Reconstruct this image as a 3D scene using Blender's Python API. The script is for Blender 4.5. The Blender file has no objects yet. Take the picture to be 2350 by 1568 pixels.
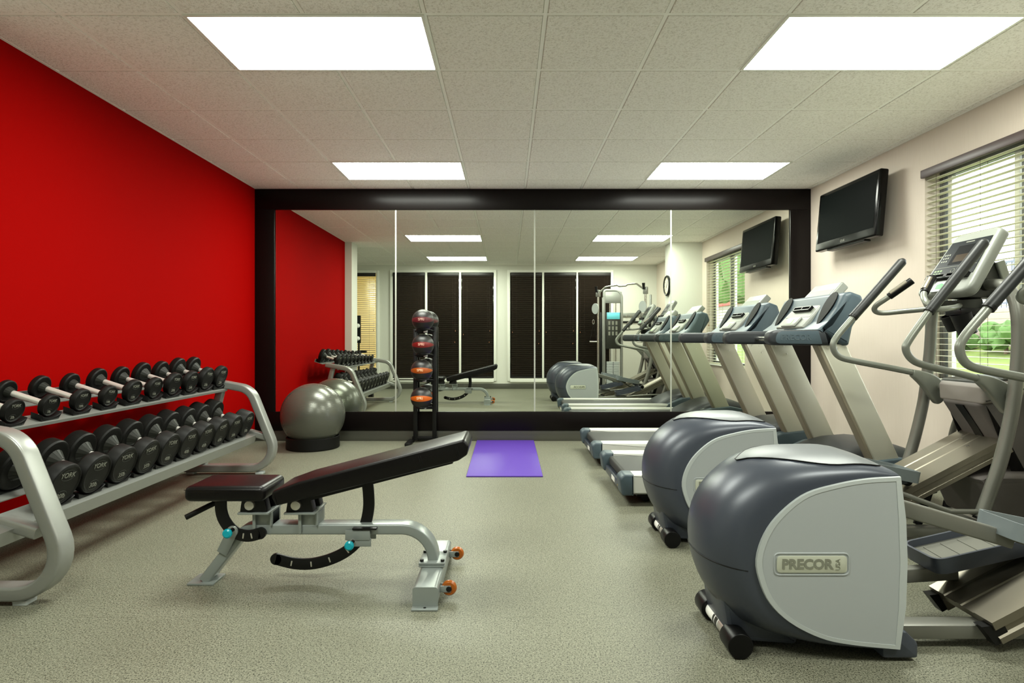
import bpy, bmesh, math, random
from mathutils import Vector, Matrix, Euler

random.seed(7)
PI = math.pi
SC = bpy.context.scene
COL = SC.collection

# ------------------------------------------------------------------ camera, world, exposure
F = 1335.0            # focal length in pixels of the 2350 x 1568 frame
CAMZ = 1.125
cd = bpy.data.cameras.new('camera')
cam = bpy.data.objects.new('camera', cd)
COL.objects.link(cam)
cam.location = (0, 0, CAMZ)
cam.rotation_euler = (PI / 2, 0, 0)
cd.sensor_width = 36.0
cd.lens = F / 2350.0 * 36.0
cd.shift_x = 10.0 / 2350.0
cd.shift_y = -8.0 / 2350.0
cd.clip_start = 0.01
cd.clip_end = 200
SC.camera = cam

SC.view_settings.view_transform = 'Standard'
SC.view_settings.look = 'None'
SC.view_settings.gamma = 1.0
SC.view_settings.use_curve_mapping = False
SC.view_settings.exposure = 0.0

wd = bpy.data.worlds.new('sky')
SC.world = wd
wd.use_nodes = True
bg = wd.node_tree.nodes['Background']
bg.inputs[0].default_value = (0.93, 0.97, 1.0, 1)
bg.inputs[1].default_value = 7.5

SC.cycles.max_bounces = 16
SC.cycles.diffuse_bounces = 10
SC.cycles.glossy_bounces = 8

LAMP_STRENGTH = 34.0
LAMP_COLOR = (0.965, 1.0, 0.89)

# ------------------------------------------------------------------ small maths
def V(*a):
    return Vector(a)

def at(u, v, d):
    return Vector(((u - 1165.0) * d / F, d, CAMZ - (v - 776.0) * d / F))

def xz(u, v, d):
    p = at(u, v, d)
    return (p.x, p.z)

def catmull(pts, n=8, closed=False):
    pts = [Vector(p) for p in pts]
    out = []
    m = len(pts)
    rng = range(m) if closed else range(m - 1)
    for i in rng:
        if closed:
            p0, p1, p2, p3 = pts[(i - 1) % m], pts[i], pts[(i + 1) % m], pts[(i + 2) % m]
        else:
            p1, p2 = pts[i], pts[i + 1]
            p0 = pts[i - 1] if i > 0 else p1 * 2 - p2
            p3 = pts[i + 2] if i + 2 < m else p2 * 2 - p1
        for k in range(n):
            t = k / n
            out.append(0.5 * ((2 * p1) + (p2 - p0) * t + (2 * p0 - 5 * p1 + 4 * p2 - p3) * t * t
                              + (3 * p1 - p0 - 3 * p2 + p3) * t ** 3))
    if not closed:
        out.append(pts[-1].copy())
    return out

def fillet(pts, n=8):
    """pts: list of (Vector, radius); corners with radius > 0 are rounded."""
    P = [Vector(p[0]) for p in pts]
    out = []
    for i, (p, r) in enumerate(pts):
        if i == 0 or i == len(pts) - 1 or r <= 0:
            out.append(P[i].copy())
            continue
        a = (P[i - 1] - P[i])
        b = (P[i + 1] - P[i])
        la, lb = a.length, b.length
        a.normalize(); b.normalize()
        ang = a.angle(b)
        t = min(r / math.tan(ang / 2), la * 0.98, lb * 0.98)
        p0, p1, p2 = P[i] + a * t, P[i], P[i] + b * t
        rr = t * math.tan(ang / 2)
        c = P[i] + (a + b).normalized() * (rr / math.sin(ang / 2))
        v0, v2 = p0 - c, p2 - c
        tot = v0.angle(v2)
        for k in range(n + 1):
            s = k / n
            if tot < 1e-5:
                out.append(p0.lerp(p2, s))
            else:
                out.append(c + (v0 * math.sin((1 - s) * tot) + v2 * math.sin(s * tot)) / math.sin(tot))
    return out

# ------------------------------------------------------------------ mesh builder
class G:
    def __init__(self):
        self.bm = bmesh.new()

    def merge(self, tmp, M=None):
        if M is not None:
            bmesh.ops.transform(tmp, matrix=M, verts=tmp.verts)
        me = bpy.data.meshes.new('tmp')
        tmp.to_mesh(me)
        tmp.free()
        self.bm.from_mesh(me)
        bpy.data.meshes.remove(me)
        return self

    def box(self, c, s, bevel=0.0, seg=2, M=None, edges=None):
        t = bmesh.new()
        bmesh.ops.create_cube(t, size=1.0)
        bmesh.ops.scale(t, vec=Vector(s), verts=t.verts)
        if bevel > 0:
            bmesh.ops.bevel(t, geom=list(t.edges), offset=min(bevel, min(s) * 0.49), segments=seg,
                            affect='EDGES', profile=0.5)
        T = Matrix.Translation(Vector(c))
        return self.merge(t, (T @ M) if M is not None else T)

    def bx(self, x0, x1, y0, y1, z0, z1, bevel=0.0, seg=2):
        return self.box(((x0 + x1) / 2, (y0 + y1) / 2, (z0 + z1) / 2),
                        (abs(x1 - x0), abs(y1 - y0), abs(z1 - z0)), bevel, seg)

    def cyl(self, p0, p1, r, r2=None, seg=24, bevel=0.0):
        p0, p1 = Vector(p0), Vector(p1)
        ax = p1 - p0
        L = ax.length
        t = bmesh.new()
        bmesh.ops.create_cone(t, cap_ends=True, cap_tris=False, segments=seg, radius1=r,
                              radius2=r if r2 is None else r2, depth=L)
        if bevel > 0:
            ed = [e for e in t.edges if any(len(f.verts) > 4 for f in e.link_faces)]
            bmesh.ops.bevel(t, geom=ed, offset=bevel, segments=3, affect='EDGES', profile=0.5)
        q = Vector((0, 0, 1)).rotation_difference(ax.normalized())
        return self.merge(t, Matrix.Translation((p0 + p1) / 2) @ q.to_matrix().to_4x4())

    def sphere(self, c, r, u=32, v=16, scale=(1, 1, 1)):
        t = bmesh.new()
        bmesh.ops.create_uvsphere(t, u_segments=u, v_segments=v, radius=r)
        M = Matrix.Translation(Vector(c)) @ Matrix.Diagonal((*scale, 1))
        return self.merge(t, M)

    def sweep(self, path, prof, ref=None, caps=True, closed=False, scales=None):
        path = [Vector(p) for p in path]
        n = len(path)
        bm = self.bm
        rings = []
        prev = None
        for i, p in enumerate(path):
            if closed:
                t = path[(i + 1) % n] - path[(i - 1) % n]
            elif i == 0:
                t = path[1] - path[0]
            elif i == n - 1:
                t = path[-1] - path[-2]
            else:
                t = (path[i + 1] - path[i]).normalized() + (path[i] - path[i - 1]).normalized()
            t.normalize()
            if ref is not None:
                b = Vector(ref) - t * t.dot(Vector(ref))
            elif prev is None:
                h = Vector((0, 0, 1)) if abs(t.z) < 0.9 else Vector((1, 0, 0))
                b = h - t * t.dot(h)
            else:
                b = prev - t * t.dot(prev)
            b.normalize()
            prev = b
            nn = b.cross(t)
            s = 1.0 if scales is None else scales[i]
            rings.append([bm.verts.new(p + b * (a * s) + nn * (c * s)) for a, c in prof])
        k = len(prof)
        m = n if closed else n - 1
        for i in range(m):
            A, B = rings[i], rings[(i + 1) % n]
            for j in range(k):
                bm.faces.new((A[j], A[(j + 1) % k], B[(j + 1) % k], B[j]))
        if caps and not closed:
            bm.faces.new(list(reversed(rings[0])))
            bm.faces.new(rings[-1])
        return self

    def tube(self, path, r, seg=14, closed=False, caps=True, scales=None):
        prof = [(r * math.cos(2 * PI * k / seg), r * math.sin(2 * PI * k / seg)) for k in range(seg)]
        return self.sweep(path, prof, None, caps, closed, scales)

    def rtube(self, path, w, h, ref, cr=0.008, n=3, closed=False):
        """rectangular tube: w along ref, h across."""
        prof = rrect(w, h, cr, n)
        return self.sweep(path, prof, ref, True, closed)

    def prism(self, poly, a0, a1, axis='y', bevel=0.0, seg=2, M=None):
        """poly in the plane of the other two axes: y -> (x,z), x -> (y,z), z -> (x,y)."""
        t = bmesh.new()
        def mk(p, a):
            if axis == 'y':
                return (p[0], a, p[1])
            if axis == 'x':
                return (a, p[0], p[1])
            return (p[0], p[1], a)
        va = [t.verts.new(mk(p, a0)) for p in poly]
        vb = [t.verts.new(mk(p, a1)) for p in poly]
        k = len(poly)
        fa = t.faces.new(va)
        fb = t.faces.new(list(reversed(vb)))
        for j in range(k):
            t.faces.new((va[(j + 1) % k], va[j], vb[j], vb[(j + 1) % k]))
        bmesh.ops.recalc_face_normals(t, faces=list(t.faces))
        if bevel > 0:
            ed = list(fa.edges) + list(fb.edges)
            bmesh.ops.bevel(t, geom=ed, offset=bevel, segments=seg, affect='EDGES', profile=0.5)
        return self.merge(t, M)

    def lathe(self, prof, c=(0, 0, 0), axis=(0, 0, 1), seg=32):
        t = bmesh.new()
        rings = []
        for r, h in prof:
            if r < 1e-6:
                rings.append([t.verts.new((0, 0, h))])
            else:
                rings.append([t.verts.new((r * math.cos(2 * PI * k / seg), r * math.sin(2 * PI * k / seg), h))
                              for k in range(seg)])
        for A, B in zip(rings[:-1], rings[1:]):
            for k in range(seg):
                k2 = (k + 1) % seg
                if len(A) == 1 and len(B) == 1:
                    continue
                if len(A) == 1:
                    t.faces.new((A[0], B[k2], B[k]))
                elif len(B) == 1:
                    t.faces.new((A[k], A[k2], B[0]))
                else:
                    t.faces.new((A[k], A[k2], B[k2], B[k]))
        bmesh.ops.recalc_face_normals(t, faces=list(t.faces))
        q = Vector((0, 0, 1)).rotation_difference(Vector(axis).normalized())
        return self.merge(t, Matrix.Translation(Vector(c)) @ q.to_matrix().to_4x4())

    def text(self, s, size, M, depth=0.0015, bold=0.0, fn=None):
        cu = bpy.data.curves.new('txt', 'FONT')
        cu.body = s
        cu.size = size
        cu.extrude = depth
        cu.offset = bold
        cu.align_x = 'CENTER'
        cu.align_y = 'CENTER'
        cu.resolution_u = 3
        ob = bpy.data.objects.new('txt', cu)
        COL.objects.link(ob)
        dg = bpy.context.evaluated_depsgraph_get()
        dg.update()
        me = bpy.data.meshes.new_from_object(ob.evaluated_get(dg))
        bpy.data.objects.remove(ob)
        bpy.data.curves.remove(cu)
        me.transform(M)
        if fn:
            for v in me.vertices:
                v.co = fn(v.co)
        self.bm.from_mesh(me)
        bpy.data.meshes.remove(me)
        return self

    def quad(self, a, b, c, d):
        vs = [self.bm.verts.new(Vector(p)) for p in (a, b, c, d)]
        self.bm.faces.new(vs)
        return self


def rrect(w, h, cr=0.008, n=3):
    out = []
    cr = min(cr, w * 0.49, h * 0.49)
    for sx, sy, a0 in ((1, 1, 0), (-1, 1, PI / 2), (-1, -1, PI), (1, -1, 1.5 * PI)):
        cx, cy = sx * (w / 2 - cr), sy * (h / 2 - cr)
        for k in range(n + 1):
            a = a0 + (PI / 2) * k / n
            out.append((cx + cr * math.cos(a), cy + cr * math.sin(a)))
    return out

def rpoly(poly, r=0.02, n=4):
    """round the corners of a 2-D polygon."""
    m = len(poly)
    out = []
    for i in range(m):
        p0, p1, p2 = Vector((*poly[i - 1], 0)), Vector((*poly[i], 0)), Vector((*poly[(i + 1) % m], 0))
        rad = r[i] if isinstance(r, (list, tuple)) else r
        if rad <= 0:
            out.append((p1.x, p1.y)); continue
        a, b = p0 - p1, p2 - p1
        la, lb = a.length, b.length
        a.normalize(); b.normalize()
        ang = a.angle(b)
        if ang > 3.05:
            out.append((p1.x, p1.y)); continue
        t = min(rad / math.tan(ang / 2), la * 0.45, lb * 0.45)
        q0, q2 = p1 + a * t, p1 + b * t
        for k in range(n + 1):
            s = k / n
            q = q0 * (1 - s) ** 2 + p1 * (2 * s * (1 - s)) + q2 * s * s
            out.append((q.x, q.y))
    return out

# ------------------------------------------------------------------ objects
def origin_of(o):
    v = Vector((0, 0, 0))
    while o is not None:
        v += o.location
        o = o.parent
    return v

def obj(name, g, mat, parent=None, angle=35, flat=False, label=None, loc=None):
    me = bpy.data.meshes.new(name)
    bmesh.ops.recalc_face_normals(g.bm, faces=list(g.bm.faces)) if not flat else None
    g.bm.to_mesh(me)
    g.bm.free()
    o = bpy.data.objects.new(name, me)
    COL.objects.link(o)
    mats = mat if isinstance(mat, (list, tuple)) else [mat]
    for m in mats:
        me.materials.append(m)
    if parent is not None:
        o.parent = parent
        me.transform(Matrix.Translation(-origin_of(parent)))
    elif loc is not None:
        me.transform(Matrix.Translation(-Vector(loc)))
        o.location = loc
    if not flat:
        me.shade_smooth()
        me.set_sharp_from_angle(angle=math.radians(angle))
    if label:
        o['label'] = label
    return o

def tag(o, label, cat, group=None):
    o['label'] = label
    o['category'] = cat
    if group:
        o['group'] = group
    return o

def thing(name, label, cat, loc, group=None):
    o = bpy.data.objects.new(name, None)
    COL.objects.link(o)
    o.location = loc
    o.empty_display_size = 0.1
    return tag(o, label, cat, group)

def struct(name, g, mat, **k):
    o = obj(name, g, mat, **k)
    if o.parent is None:
        o['kind'] = 'structure'
    return o

def copy_tree(o, parent=None):
    c = o.copy()
    COL.objects.link(c)
    c.parent = parent
    for ch in list(o.children):
        copy_tree(ch, c)
    return c

# ------------------------------------------------------------------ materials
def lin(r, g, b):
    f = lambda c: (c / 255 / 12.92) if c / 255 <= 0.04045 else ((c / 255 + 0.055) / 1.055) ** 2.4
    return (f(r), f(g), f(b), 1.0)

def mat(name, rgb, rough=0.5, metal=0.0, spec=0.5, bump=0.0, bscale=200.0, var=0.0, vscale=5.0, coat=0.0):
    m = bpy.data.materials.new(name)
    m.use_nodes = True
    nt = m.node_tree
    b = nt.nodes['Principled BSDF']
    c = lin(*rgb)
    b.inputs['Base Color'].default_value = c
    b.inputs['Roughness'].default_value = rough
    b.inputs['Metallic'].default_value = metal
    b.inputs['Specular IOR Level'].default_value = spec
    if coat:
        b.inputs['Coat Weight'].default_value = coat
        b.inputs['Coat Roughness'].default_value = 0.15
    if bump or var:
        tc = nt.nodes.new('ShaderNodeTexCoord')
    if bump:
        n = nt.nodes.new('ShaderNodeTexNoise')
        n.inputs['Scale'].default_value = bscale
        n.inputs['Detail'].default_value = 3
        nt.links.new(tc.outputs['Object'], n.inputs['Vector'])
        bp = nt.nodes.new('ShaderNodeBump')
        bp.inputs['Strength'].default_value = bump
        bp.inputs['Distance'].default_value = 0.002
        nt.links.new(n.outputs['Fac'], bp.inputs['Height'])
        nt.links.new(bp.outputs['Normal'], b.inputs['Normal'])
    if var:
        n2 = nt.nodes.new('ShaderNodeTexNoise')
        n2.inputs['Scale'].default_value = vscale
        n2.inputs['Detail'].default_value = 4
        nt.links.new(tc.outputs['Object'], n2.inputs['Vector'])
        mx = nt.nodes.new('ShaderNodeMix')
        mx.data_type = 'RGBA'
        mx.inputs[6].default_value = tuple(x * (1 - var) for x in c[:3]) + (1,)
        mx.inputs[7].default_value = tuple(min(1, x * (1 + var)) for x in c[:3]) + (1,)
        nt.links.new(n2.outputs['Fac'], mx.inputs[0])
        nt.links.new(mx.outputs[2], b.inputs['Base Color'])
    return m

def emit(name, col, strength):
    m = bpy.data.materials.new(name)
    m.use_nodes = True
    b = m.node_tree.nodes['Principled BSDF']
    b.inputs['Base Color'].default_value = (0.8, 0.8, 0.8, 1)
    b.inputs['Emission Color'].default_value = (*col, 1)
    b.inputs['Emission Strength'].default_value = strength
    return m

class NT:
    def __init__(self, name):
        self.m = bpy.data.materials.new(name)
        self.m.use_nodes = True
        self.t = self.m.node_tree
        self.b = self.t.nodes['Principled BSDF']
    def n(self, typ, **kw):
        x = self.t.nodes.new('ShaderNode' + typ)
        for k, v in kw.items():
            setattr(x, k, v)
        return x
    def l(self, a, b):
        self.t.links.new(a, b)
    def math(self, op, a, b=None, c=None):
        x = self.n('Math', operation=op)
        for i, v in enumerate((a, b, c)):
            if v is None:
                continue
            if isinstance(v, (int, float)):
                x.inputs[i].default_value = v
            else:
                self.l(v, x.inputs[i])
        return x.outputs[0]
    def mix(self, fac, a, b):
        x = self.n('Mix', data_type='RGBA')
        for i, v in ((0, fac), (6, a), (7, b)):
            if isinstance(v, (int, float, tuple)):
                x.inputs[i].default_value = v
            else:
                self.l(v, x.inputs[i])
        return x.outputs[2]
    def noise(self, vec, scale, detail=2, rough=0.5):
        x = self.n('TexNoise')
        x.inputs['Scale'].default_value = scale
        x.inputs['Detail'].default_value = detail
        x.inputs['Roughness'].default_value = rough
        self.l(vec, x.inputs['Vector'])
        return x.outputs['Fac']
    def ramp(self, fac, stops):
        x = self.n('ValToRGB')
        el = x.color_ramp.elements
        while len(el) < len(stops):
            el.new(0.5)
        for e, (p, c) in zip(el, stops):
            e.position = p
            e.color = c
        self.l(fac, x.inputs[0])
        return x.outputs[0]
    def bump(self, h, strength=0.3, dist=0.002):
        x = self.n('Bump')
        x.inputs['Strength'].default_value = strength
        x.inputs['Distance'].default_value = dist
        self.l(h, x.inputs['Height'])
        self.l(x.outputs[0], self.b.inputs['Normal'])

def floor_material():
    k = NT('speckled_rubber')
    tc = k.n('TexCoord').outputs['Object']
    sep = k.n('SeparateXYZ')
    k.l(tc, sep.inputs[0])
    base = k.mix(k.noise(tc, 1.3, 3), lin(110, 111, 95), lin(124, 124, 107))
    fine = k.noise(tc, 150, 2, 0.6)
    c1 = k.mix(k.ramp(fine, [(0.40, (1, 1, 1, 1)), (0.47, (0, 0, 0, 1))]), base, lin(76, 76, 63))
    dark = k.noise(tc, 210, 1, 0.5)
    c2 = k.mix(k.ramp(dark, [(0.34, (1, 1, 1, 1)), (0.39, (0, 0, 0, 1))]), c1, lin(22, 23, 18))
    lite = k.noise(tc, 180, 1, 0.5)
    c3 = k.mix(k.ramp(lite, [(0.62, (0, 0, 0, 1)), (0.72, (1, 1, 1, 1))]), c2, lin(152, 151, 134))
    s1 = k.math('LESS_THAN', k.math('ABSOLUTE', k.math('ADD', sep.outputs[0], 2.17)), 0.0022)
    s2 = k.math('LESS_THAN', k.math('ABSOLUTE', k.math('SUBTRACT', sep.outputs[1], 2.343)), 0.0018)
    s3 = k.math('LESS_THAN', k.math('ABSOLUTE', k.math('ADD', sep.outputs[0], 0.32)), 0.0012)
    seam = k.math('MINIMUM', k.math('ADD', k.math('ADD', s1, s2), s3), 1.0)
    seam = k.math('MULTIPLY', seam, k.ramp(k.noise(tc, 6, 2), [(0.42, (0, 0, 0, 1)), (0.6, (1, 1, 1, 1))]))
    c4 = k.mix(k.math('MULTIPLY', seam, 0.55), c3, lin(70, 68, 58))
    k.l(c4, k.b.inputs['Base Color'])
    k.b.inputs['Roughness'].default_value = 0.5
    k.b.inputs['Specular IOR Level'].default_value = 0.3
    k.bump(fine, 0.12, 0.001)
    return k.m

def tile_material():
    k = NT('ceiling_tile')
    tc = k.n('TexCoord').outputs['Object']
    a = k.noise(tc, 75, 3, 0.7)
    b = k.noise(tc, 190, 2, 0.6)
    h = k.math('ADD', k.math('MULTIPLY', a, 0.7), k.math('MULTIPLY', b, 0.3))
    c = k.ramp(h, [(0.36, lin(218, 215, 207)), (0.50, lin(248, 246, 240)), (0.7, lin(252, 251, 247))])
    k.l(c, k.b.inputs['Base Color'])
    k.b.inputs['Roughness'].default_value = 0.95
    k.b.inputs['Specular IOR Level'].default_value = 0.1
    k.bump(h, 0.9, 0.006)
    return k.m

def red_material():
    k = NT('red_wallcovering')
    tc = k.n('TexCoord').outputs['Object']
    w = k.noise(tc, 260, 2, 0.6)
    c = k.mix(w, lin(136, 0, 0), lin(148, 2, 0))
    k.l(c, k.b.inputs['Base Color'])
    k.b.inputs['Roughness'].default_value = 0.8
    k.b.inputs['Specular IOR Level'].default_value = 0.03
    k.bump(w, 0.25, 0.001)
    return k.m

def wall_material(name, c1, c2):
    k = NT(name)
    tc = k.n('TexCoord').outputs['Object']
    mp = k.n('Mapping')
    mp.inputs['Scale'].default_value = (30, 30, 1.2)
    k.l(tc, mp.inputs[0])
    w = k.noise(mp.outputs[0], 6, 3, 0.6)
    k.l(k.mix(w, lin(*c1), lin(*c2)), k.b.inputs['Base Color'])
    k.b.inputs['Roughness'].default_value = 0.7
    k.b.inputs['Specular IOR Level'].default_value = 0.25
    k.bump(w, 0.1, 0.001)
    return k.m

def medicine_material(name, rgb):
    k = NT(name)
    tc = k.n('TexCoord').outputs['Object']
    sep = k.n('SeparateXYZ')
    k.l(tc, sep.inputs[0])
    ang = k.math('ARCTAN2', sep.outputs[2], k.math('ABSOLUTE', sep.outputs[1]))
    d = k.math('ABSOLUTE', k.math('SUBTRACT', ang, 0.03))
    band = k.math('LESS_THAN', d, 0.27)
    edge = k.math('LESS_THAN', k.math('ABSOLUTE', k.math('SUBTRACT', k.math('ABSOLUTE', k.math('SUBTRACT', ang, 0.0)), 0.85)), 0.012)
    n = k.noise(tc, 9, 3)
    c = k.mix(band, k.mix(n, lin(20, 19, 18), lin(30, 28, 26)), lin(*rgb))
    c = k.mix(edge, c, lin(14, 13, 12))
    k.l(c, k.b.inputs['Base Color'])
    k.b.inputs['Roughness'].default_value = 0.42
    k.bump(k.noise(tc, 260, 2), 0.25, 0.001)
    return k.m

def ball_material():
    k = NT('grey_vinyl_ball')
    tc = k.n('TexCoord').outputs['Object']
    sep = k.n('SeparateXYZ')
    k.l(tc, sep.inputs[0])
    w = k.n('TexWave', wave_type='BANDS', bands_direction='Z')
    w.inputs['Scale'].default_value = 26
    w.inputs['Distortion'].default_value = 1.5
    w.inputs['Detail'].default_value = 2
    k.l(tc, w.inputs['Vector'])
    k.l(k.mix(w.outputs['Fac'], lin(84, 86, 77), lin(96, 98, 88)), k.b.inputs['Base Color'])
    k.b.inputs['Roughness'].default_value = 0.25
    k.b.inputs['Metallic'].default_value = 0.3
    k.bump(w.outputs['Fac'], 0.12, 0.002)
    return k.m

def glass_material():
    m = bpy.data.materials.new('window_glass')
    m.use_nodes = True
    nt = m.node_tree
    nt.nodes.remove(nt.nodes['Principled BSDF'])
    out = nt.nodes['Material Output']
    tr = nt.nodes.new('ShaderNodeBsdfTransparent')
    tr.inputs[0].default_value = (0.95, 0.97, 0.96, 1)
    gl = nt.nodes.new('ShaderNodeBsdfGlossy')
    gl.inputs['Roughness'].default_value = 0.02
    mx = nt.nodes.new('ShaderNodeMixShader')
    mx.inputs[0].default_value = 0.05
    nt.links.new(tr.outputs[0], mx.inputs[1])
    nt.links.new(gl.outputs[0], mx.inputs[2])
    nt.links.new(mx.outputs[0], out.inputs[0])
    return m

def mirror_material():
    m = mat('mirror_glass', (234, 239, 229), 0.0, 1.0)
    return m

M = {}
M['floor'] = floor_material()
M['tile'] = tile_material()
M['grid'] = mat('grid_white', (250, 250, 244), 0.6)
M['red'] = red_material()
M['wall'] = wall_material('warm_wallpaper', (196, 184, 171), (206, 195, 183))
M['white'] = wall_material('white_paint', (204, 204, 194), (210, 211, 201))
M['trimw'] = mat('white_gloss_trim', (228, 229, 220), 0.4)
M['frame'] = mat('dark_espresso_wood', (16, 12, 11), 0.32, spec=0.14, bump=0.05, bscale=40)
M['base'] = mat('grey_rubber_base', (72, 72, 63), 0.5)
M['mirror'] = mirror_material()
M['seam'] = mat('bevelled_glass_edge', (176, 180, 168), 0.3)
M['lamp'] = emit('lamp_diffuser', LAMP_COLOR, LAMP_STRENGTH)
M['warm_lamp'] = emit('warm_lamp_diffuser', (1.0, 0.93, 0.74), 42.0)
M['silver'] = mat('silver_powder_coat', (150, 152, 147), 0.34, 0.5)
M['benchgrey'] = mat('grey_powder_coat', (138, 145, 142), 0.34, 0.25, coat=0.15)
M['vinyl'] = mat('black_vinyl', (12, 10, 10), 0.32, spec=0.24, bump=0.12, bscale=420)
M['black'] = mat('black_metal', (12, 12, 12), 0.4, spec=0.3)
M['rubber'] = mat('black_rubber', (15, 15, 13), 0.5, spec=0.18, bump=0.06, bscale=300)
M['rubber2'] = mat('black_plastic', (9, 9, 9), 0.36, spec=0.22)
M['hub'] = mat('dark_grey_rubber', (34, 35, 30), 0.5, spec=0.25)
M['letter'] = mat('grey_lettering', (122, 123, 112), 0.5)
M['ring'] = mat('dark_grey_relief', (46, 47, 42), 0.4, spec=0.3)
M['chrome'] = mat('chrome', (220, 219, 214), 0.22, 1.0)
M['satin'] = mat('satin_metal', (206, 203, 195), 0.34, 0.8)
M['shell'] = mat('blue_grey_plastic', (63, 68, 78), 0.34, 0.15, spec=0.5)
M['panel'] = mat('light_grey_plastic', (164, 169, 170), 0.4)
M['rim'] = mat('pale_grey_plastic', (178, 184, 183), 0.36)
M['top'] = mat('silver_grey_plastic', (98, 102, 104), 0.4, 0.1)
M['plaque'] = mat('pale_metal_plaque', (196, 199, 182), 0.42, 0.2)
M['plaque_text'] = mat('grey_metal_lettering', (138, 140, 126), 0.4, 0.3)
M['tube'] = mat('grey_painted_steel', (112, 112, 104), 0.36, 0.3)
M['arm'] = mat('silver_painted_steel', (124, 127, 118), 0.34, 0.35)
M['grip'] = mat('dark_grey_foam', (38, 39, 39), 0.42, spec=0.3)
M['bronze'] = mat('bronze_aluminium', (138, 132, 118), 0.34, 0.8)
M['cover'] = mat('taupe_plastic', (92, 87, 84), 0.5)
M['tread_post'] = mat('champagne_aluminium', (186, 184, 168), 0.38, 0.3)
M['tread_edge'] = mat('taupe_edge_strip', (128, 120, 102), 0.45, 0.2)
M['tread_rail'] = mat('white_rail', (196, 197, 190), 0.4, 0.1)
M['tread_blue'] = mat('slate_blue_plastic', (66, 79, 86), 0.45, spec=0.4)
M['tread_grey'] = mat('graphite_plastic', (44, 47, 50), 0.42, spec=0.35)
M['belt'] = mat('black_running_belt', (42, 43, 40), 0.6, bump=0.2, bscale=500)
M['console'] = mat('silver_console', (124, 127, 120), 0.42, 0.1)
M['screen'] = mat('dark_overlay', (10, 11, 12), 0.5, spec=0.06)
M['lcd'] = mat('amber_display_glass', (46, 36, 24), 0.3, spec=0.15)
M['green'] = mat('green_key', (70, 190, 84), 0.4)
M['teal'] = mat('turquoise_knob', (0, 160, 178), 0.25)
M['orange_wheel'] = mat('orange_urethane', (158, 82, 10), 0.3)
M['tv'] = mat('gloss_black_bezel', (7, 7, 7), 0.2, spec=0.18)
M['tvscreen'] = mat('dark_screen', (9, 12, 11), 0.6, spec=0.02)
M['purple'] = mat('purple_foam', (82, 52, 152), 0.5, spec=0.28, bump=0.15, bscale=300)
M['purple_edge'] = mat('dark_purple_foam', (58, 34, 110), 0.6)
M['slat_dark'] = mat('dark_brown_slats', (40, 32, 26), 0.32, spec=0.5)
M['valance_dark'] = mat('dark_brown_valance', (28, 22, 19), 0.4)
M['slat_light'] = mat('cream_slats', (196, 194, 170), 0.55)
M['valance_grey'] = mat('mauve_brown_valance', (74, 62, 62), 0.4)
M['cord'] = mat('brown_cord', (58, 46, 38), 0.7)
M['tassel'] = mat('wood_tassel', (128, 82, 52), 0.5)
M['glass'] = glass_material()
M['dark_glass'] = mat('opaque_dark_pane', (10, 11, 12), 0.05)
M['winframe'] = mat('grey_window_frame', (104, 108, 110), 0.4)
M['clock_face'] = mat('cream_clock_face', (228, 222, 200), 0.35)
M['placard'] = mat('turquoise_placard', (110, 206, 222), 0.4)
M['grass'] = mat('lawn', (96, 112, 40), 0.9, var=0.3, vscale=14)
M['leaf'] = mat('shrub_leaf', (74, 104, 44), 0.8, var=0.35, vscale=18)
M['stone'] = mat('beige_stone', (150, 134, 120), 0.85, var=0.1, vscale=5)
M['path'] = mat('pale_concrete', (168, 162, 156), 0.8)
M['iron'] = mat('grey_blue_iron', (84, 92, 104), 0.5)
M['roof'] = mat('red_roof', (178, 60, 52), 0.7)
M['trunk'] = mat('bark', (96, 76, 58), 0.9)
M['cream'] = mat('cream_corridor', (232, 224, 190), 0.6)
M['paper'] = mat('white_paper', (236, 236, 230), 0.5)
M['orange'] = mat('orange_plastic', (214, 134, 28), 0.5)
M['ball'] = ball_material()
M['hood'] = mat('taupe_silver_plastic', (140, 134, 128), 0.45)
M['handle'] = mat('knurled_steel', (214, 211, 205), 0.42, 0.6)
M['pedal_pale'] = mat('pale_blue_grey_plastic', (112, 120, 122), 0.4)

# ------------------------------------------------------------------ room shell
XL, XR = -2.755, 3.303
YB, YF = -0.18, 6.375          # rear wall face and mirror-side wall face
ZC = 2.751
XLL = -4.30                    # left end of the wider rear bay
YP0, YP1 = 2.50, 2.86          # piers
def wallbox(name, m, *b):
    return struct(name, G().bx(*b), M[m], flat=True)

g = G().bx(XLL - 0.1, XR + 0.2, YB - 0.1, YF + 0.1, -0.06, 0.0)
struct('floor', g, M['floor'], flat=True)
cols = [0.19 + 0.6096 * k for k in range(-8, 7)]
rows = [3.535 + 0.6096 * k for k in range(-7, 6)]
LIGHT_X = ((-1.639, -0.42), (1.409, 2.628))
LIGHT_Y = ((2.925, 3.535), (5.364, 5.973), (0.487, 1.096))
g = G().bx(XLL - 0.1, XR + 0.2, YB - 0.1, YF + 0.1, ZC + 0.0135, ZC + 0.06)
for xa, xb in zip(cols[:-1], cols[1:]):
    for ya, yb in zip(rows[:-1], rows[1:]):
        x0, x1, y0, y1 = max(xa + 0.0145, XLL + 0.02), min(xb - 0.0145, XR - 0.02), max(ya + 0.0135, YB + 0.02), min(yb - 0.0135, YF - 0.02)
        if x1 - x0 < 0.03 or y1 - y0 < 0.03:
            continue
        cx, cy = (xa + xb) / 2, (ya + yb) / 2
        if any(p < cx < q for p, q in LIGHT_X) and any(p < cy < q for p, q in LIGHT_Y):
            continue
        g.bx(x0, x1, y0, y1, ZC, ZC + 0.014, 0.0015, 1)
struct('ceiling', g, M['tile'], flat=True)

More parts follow.
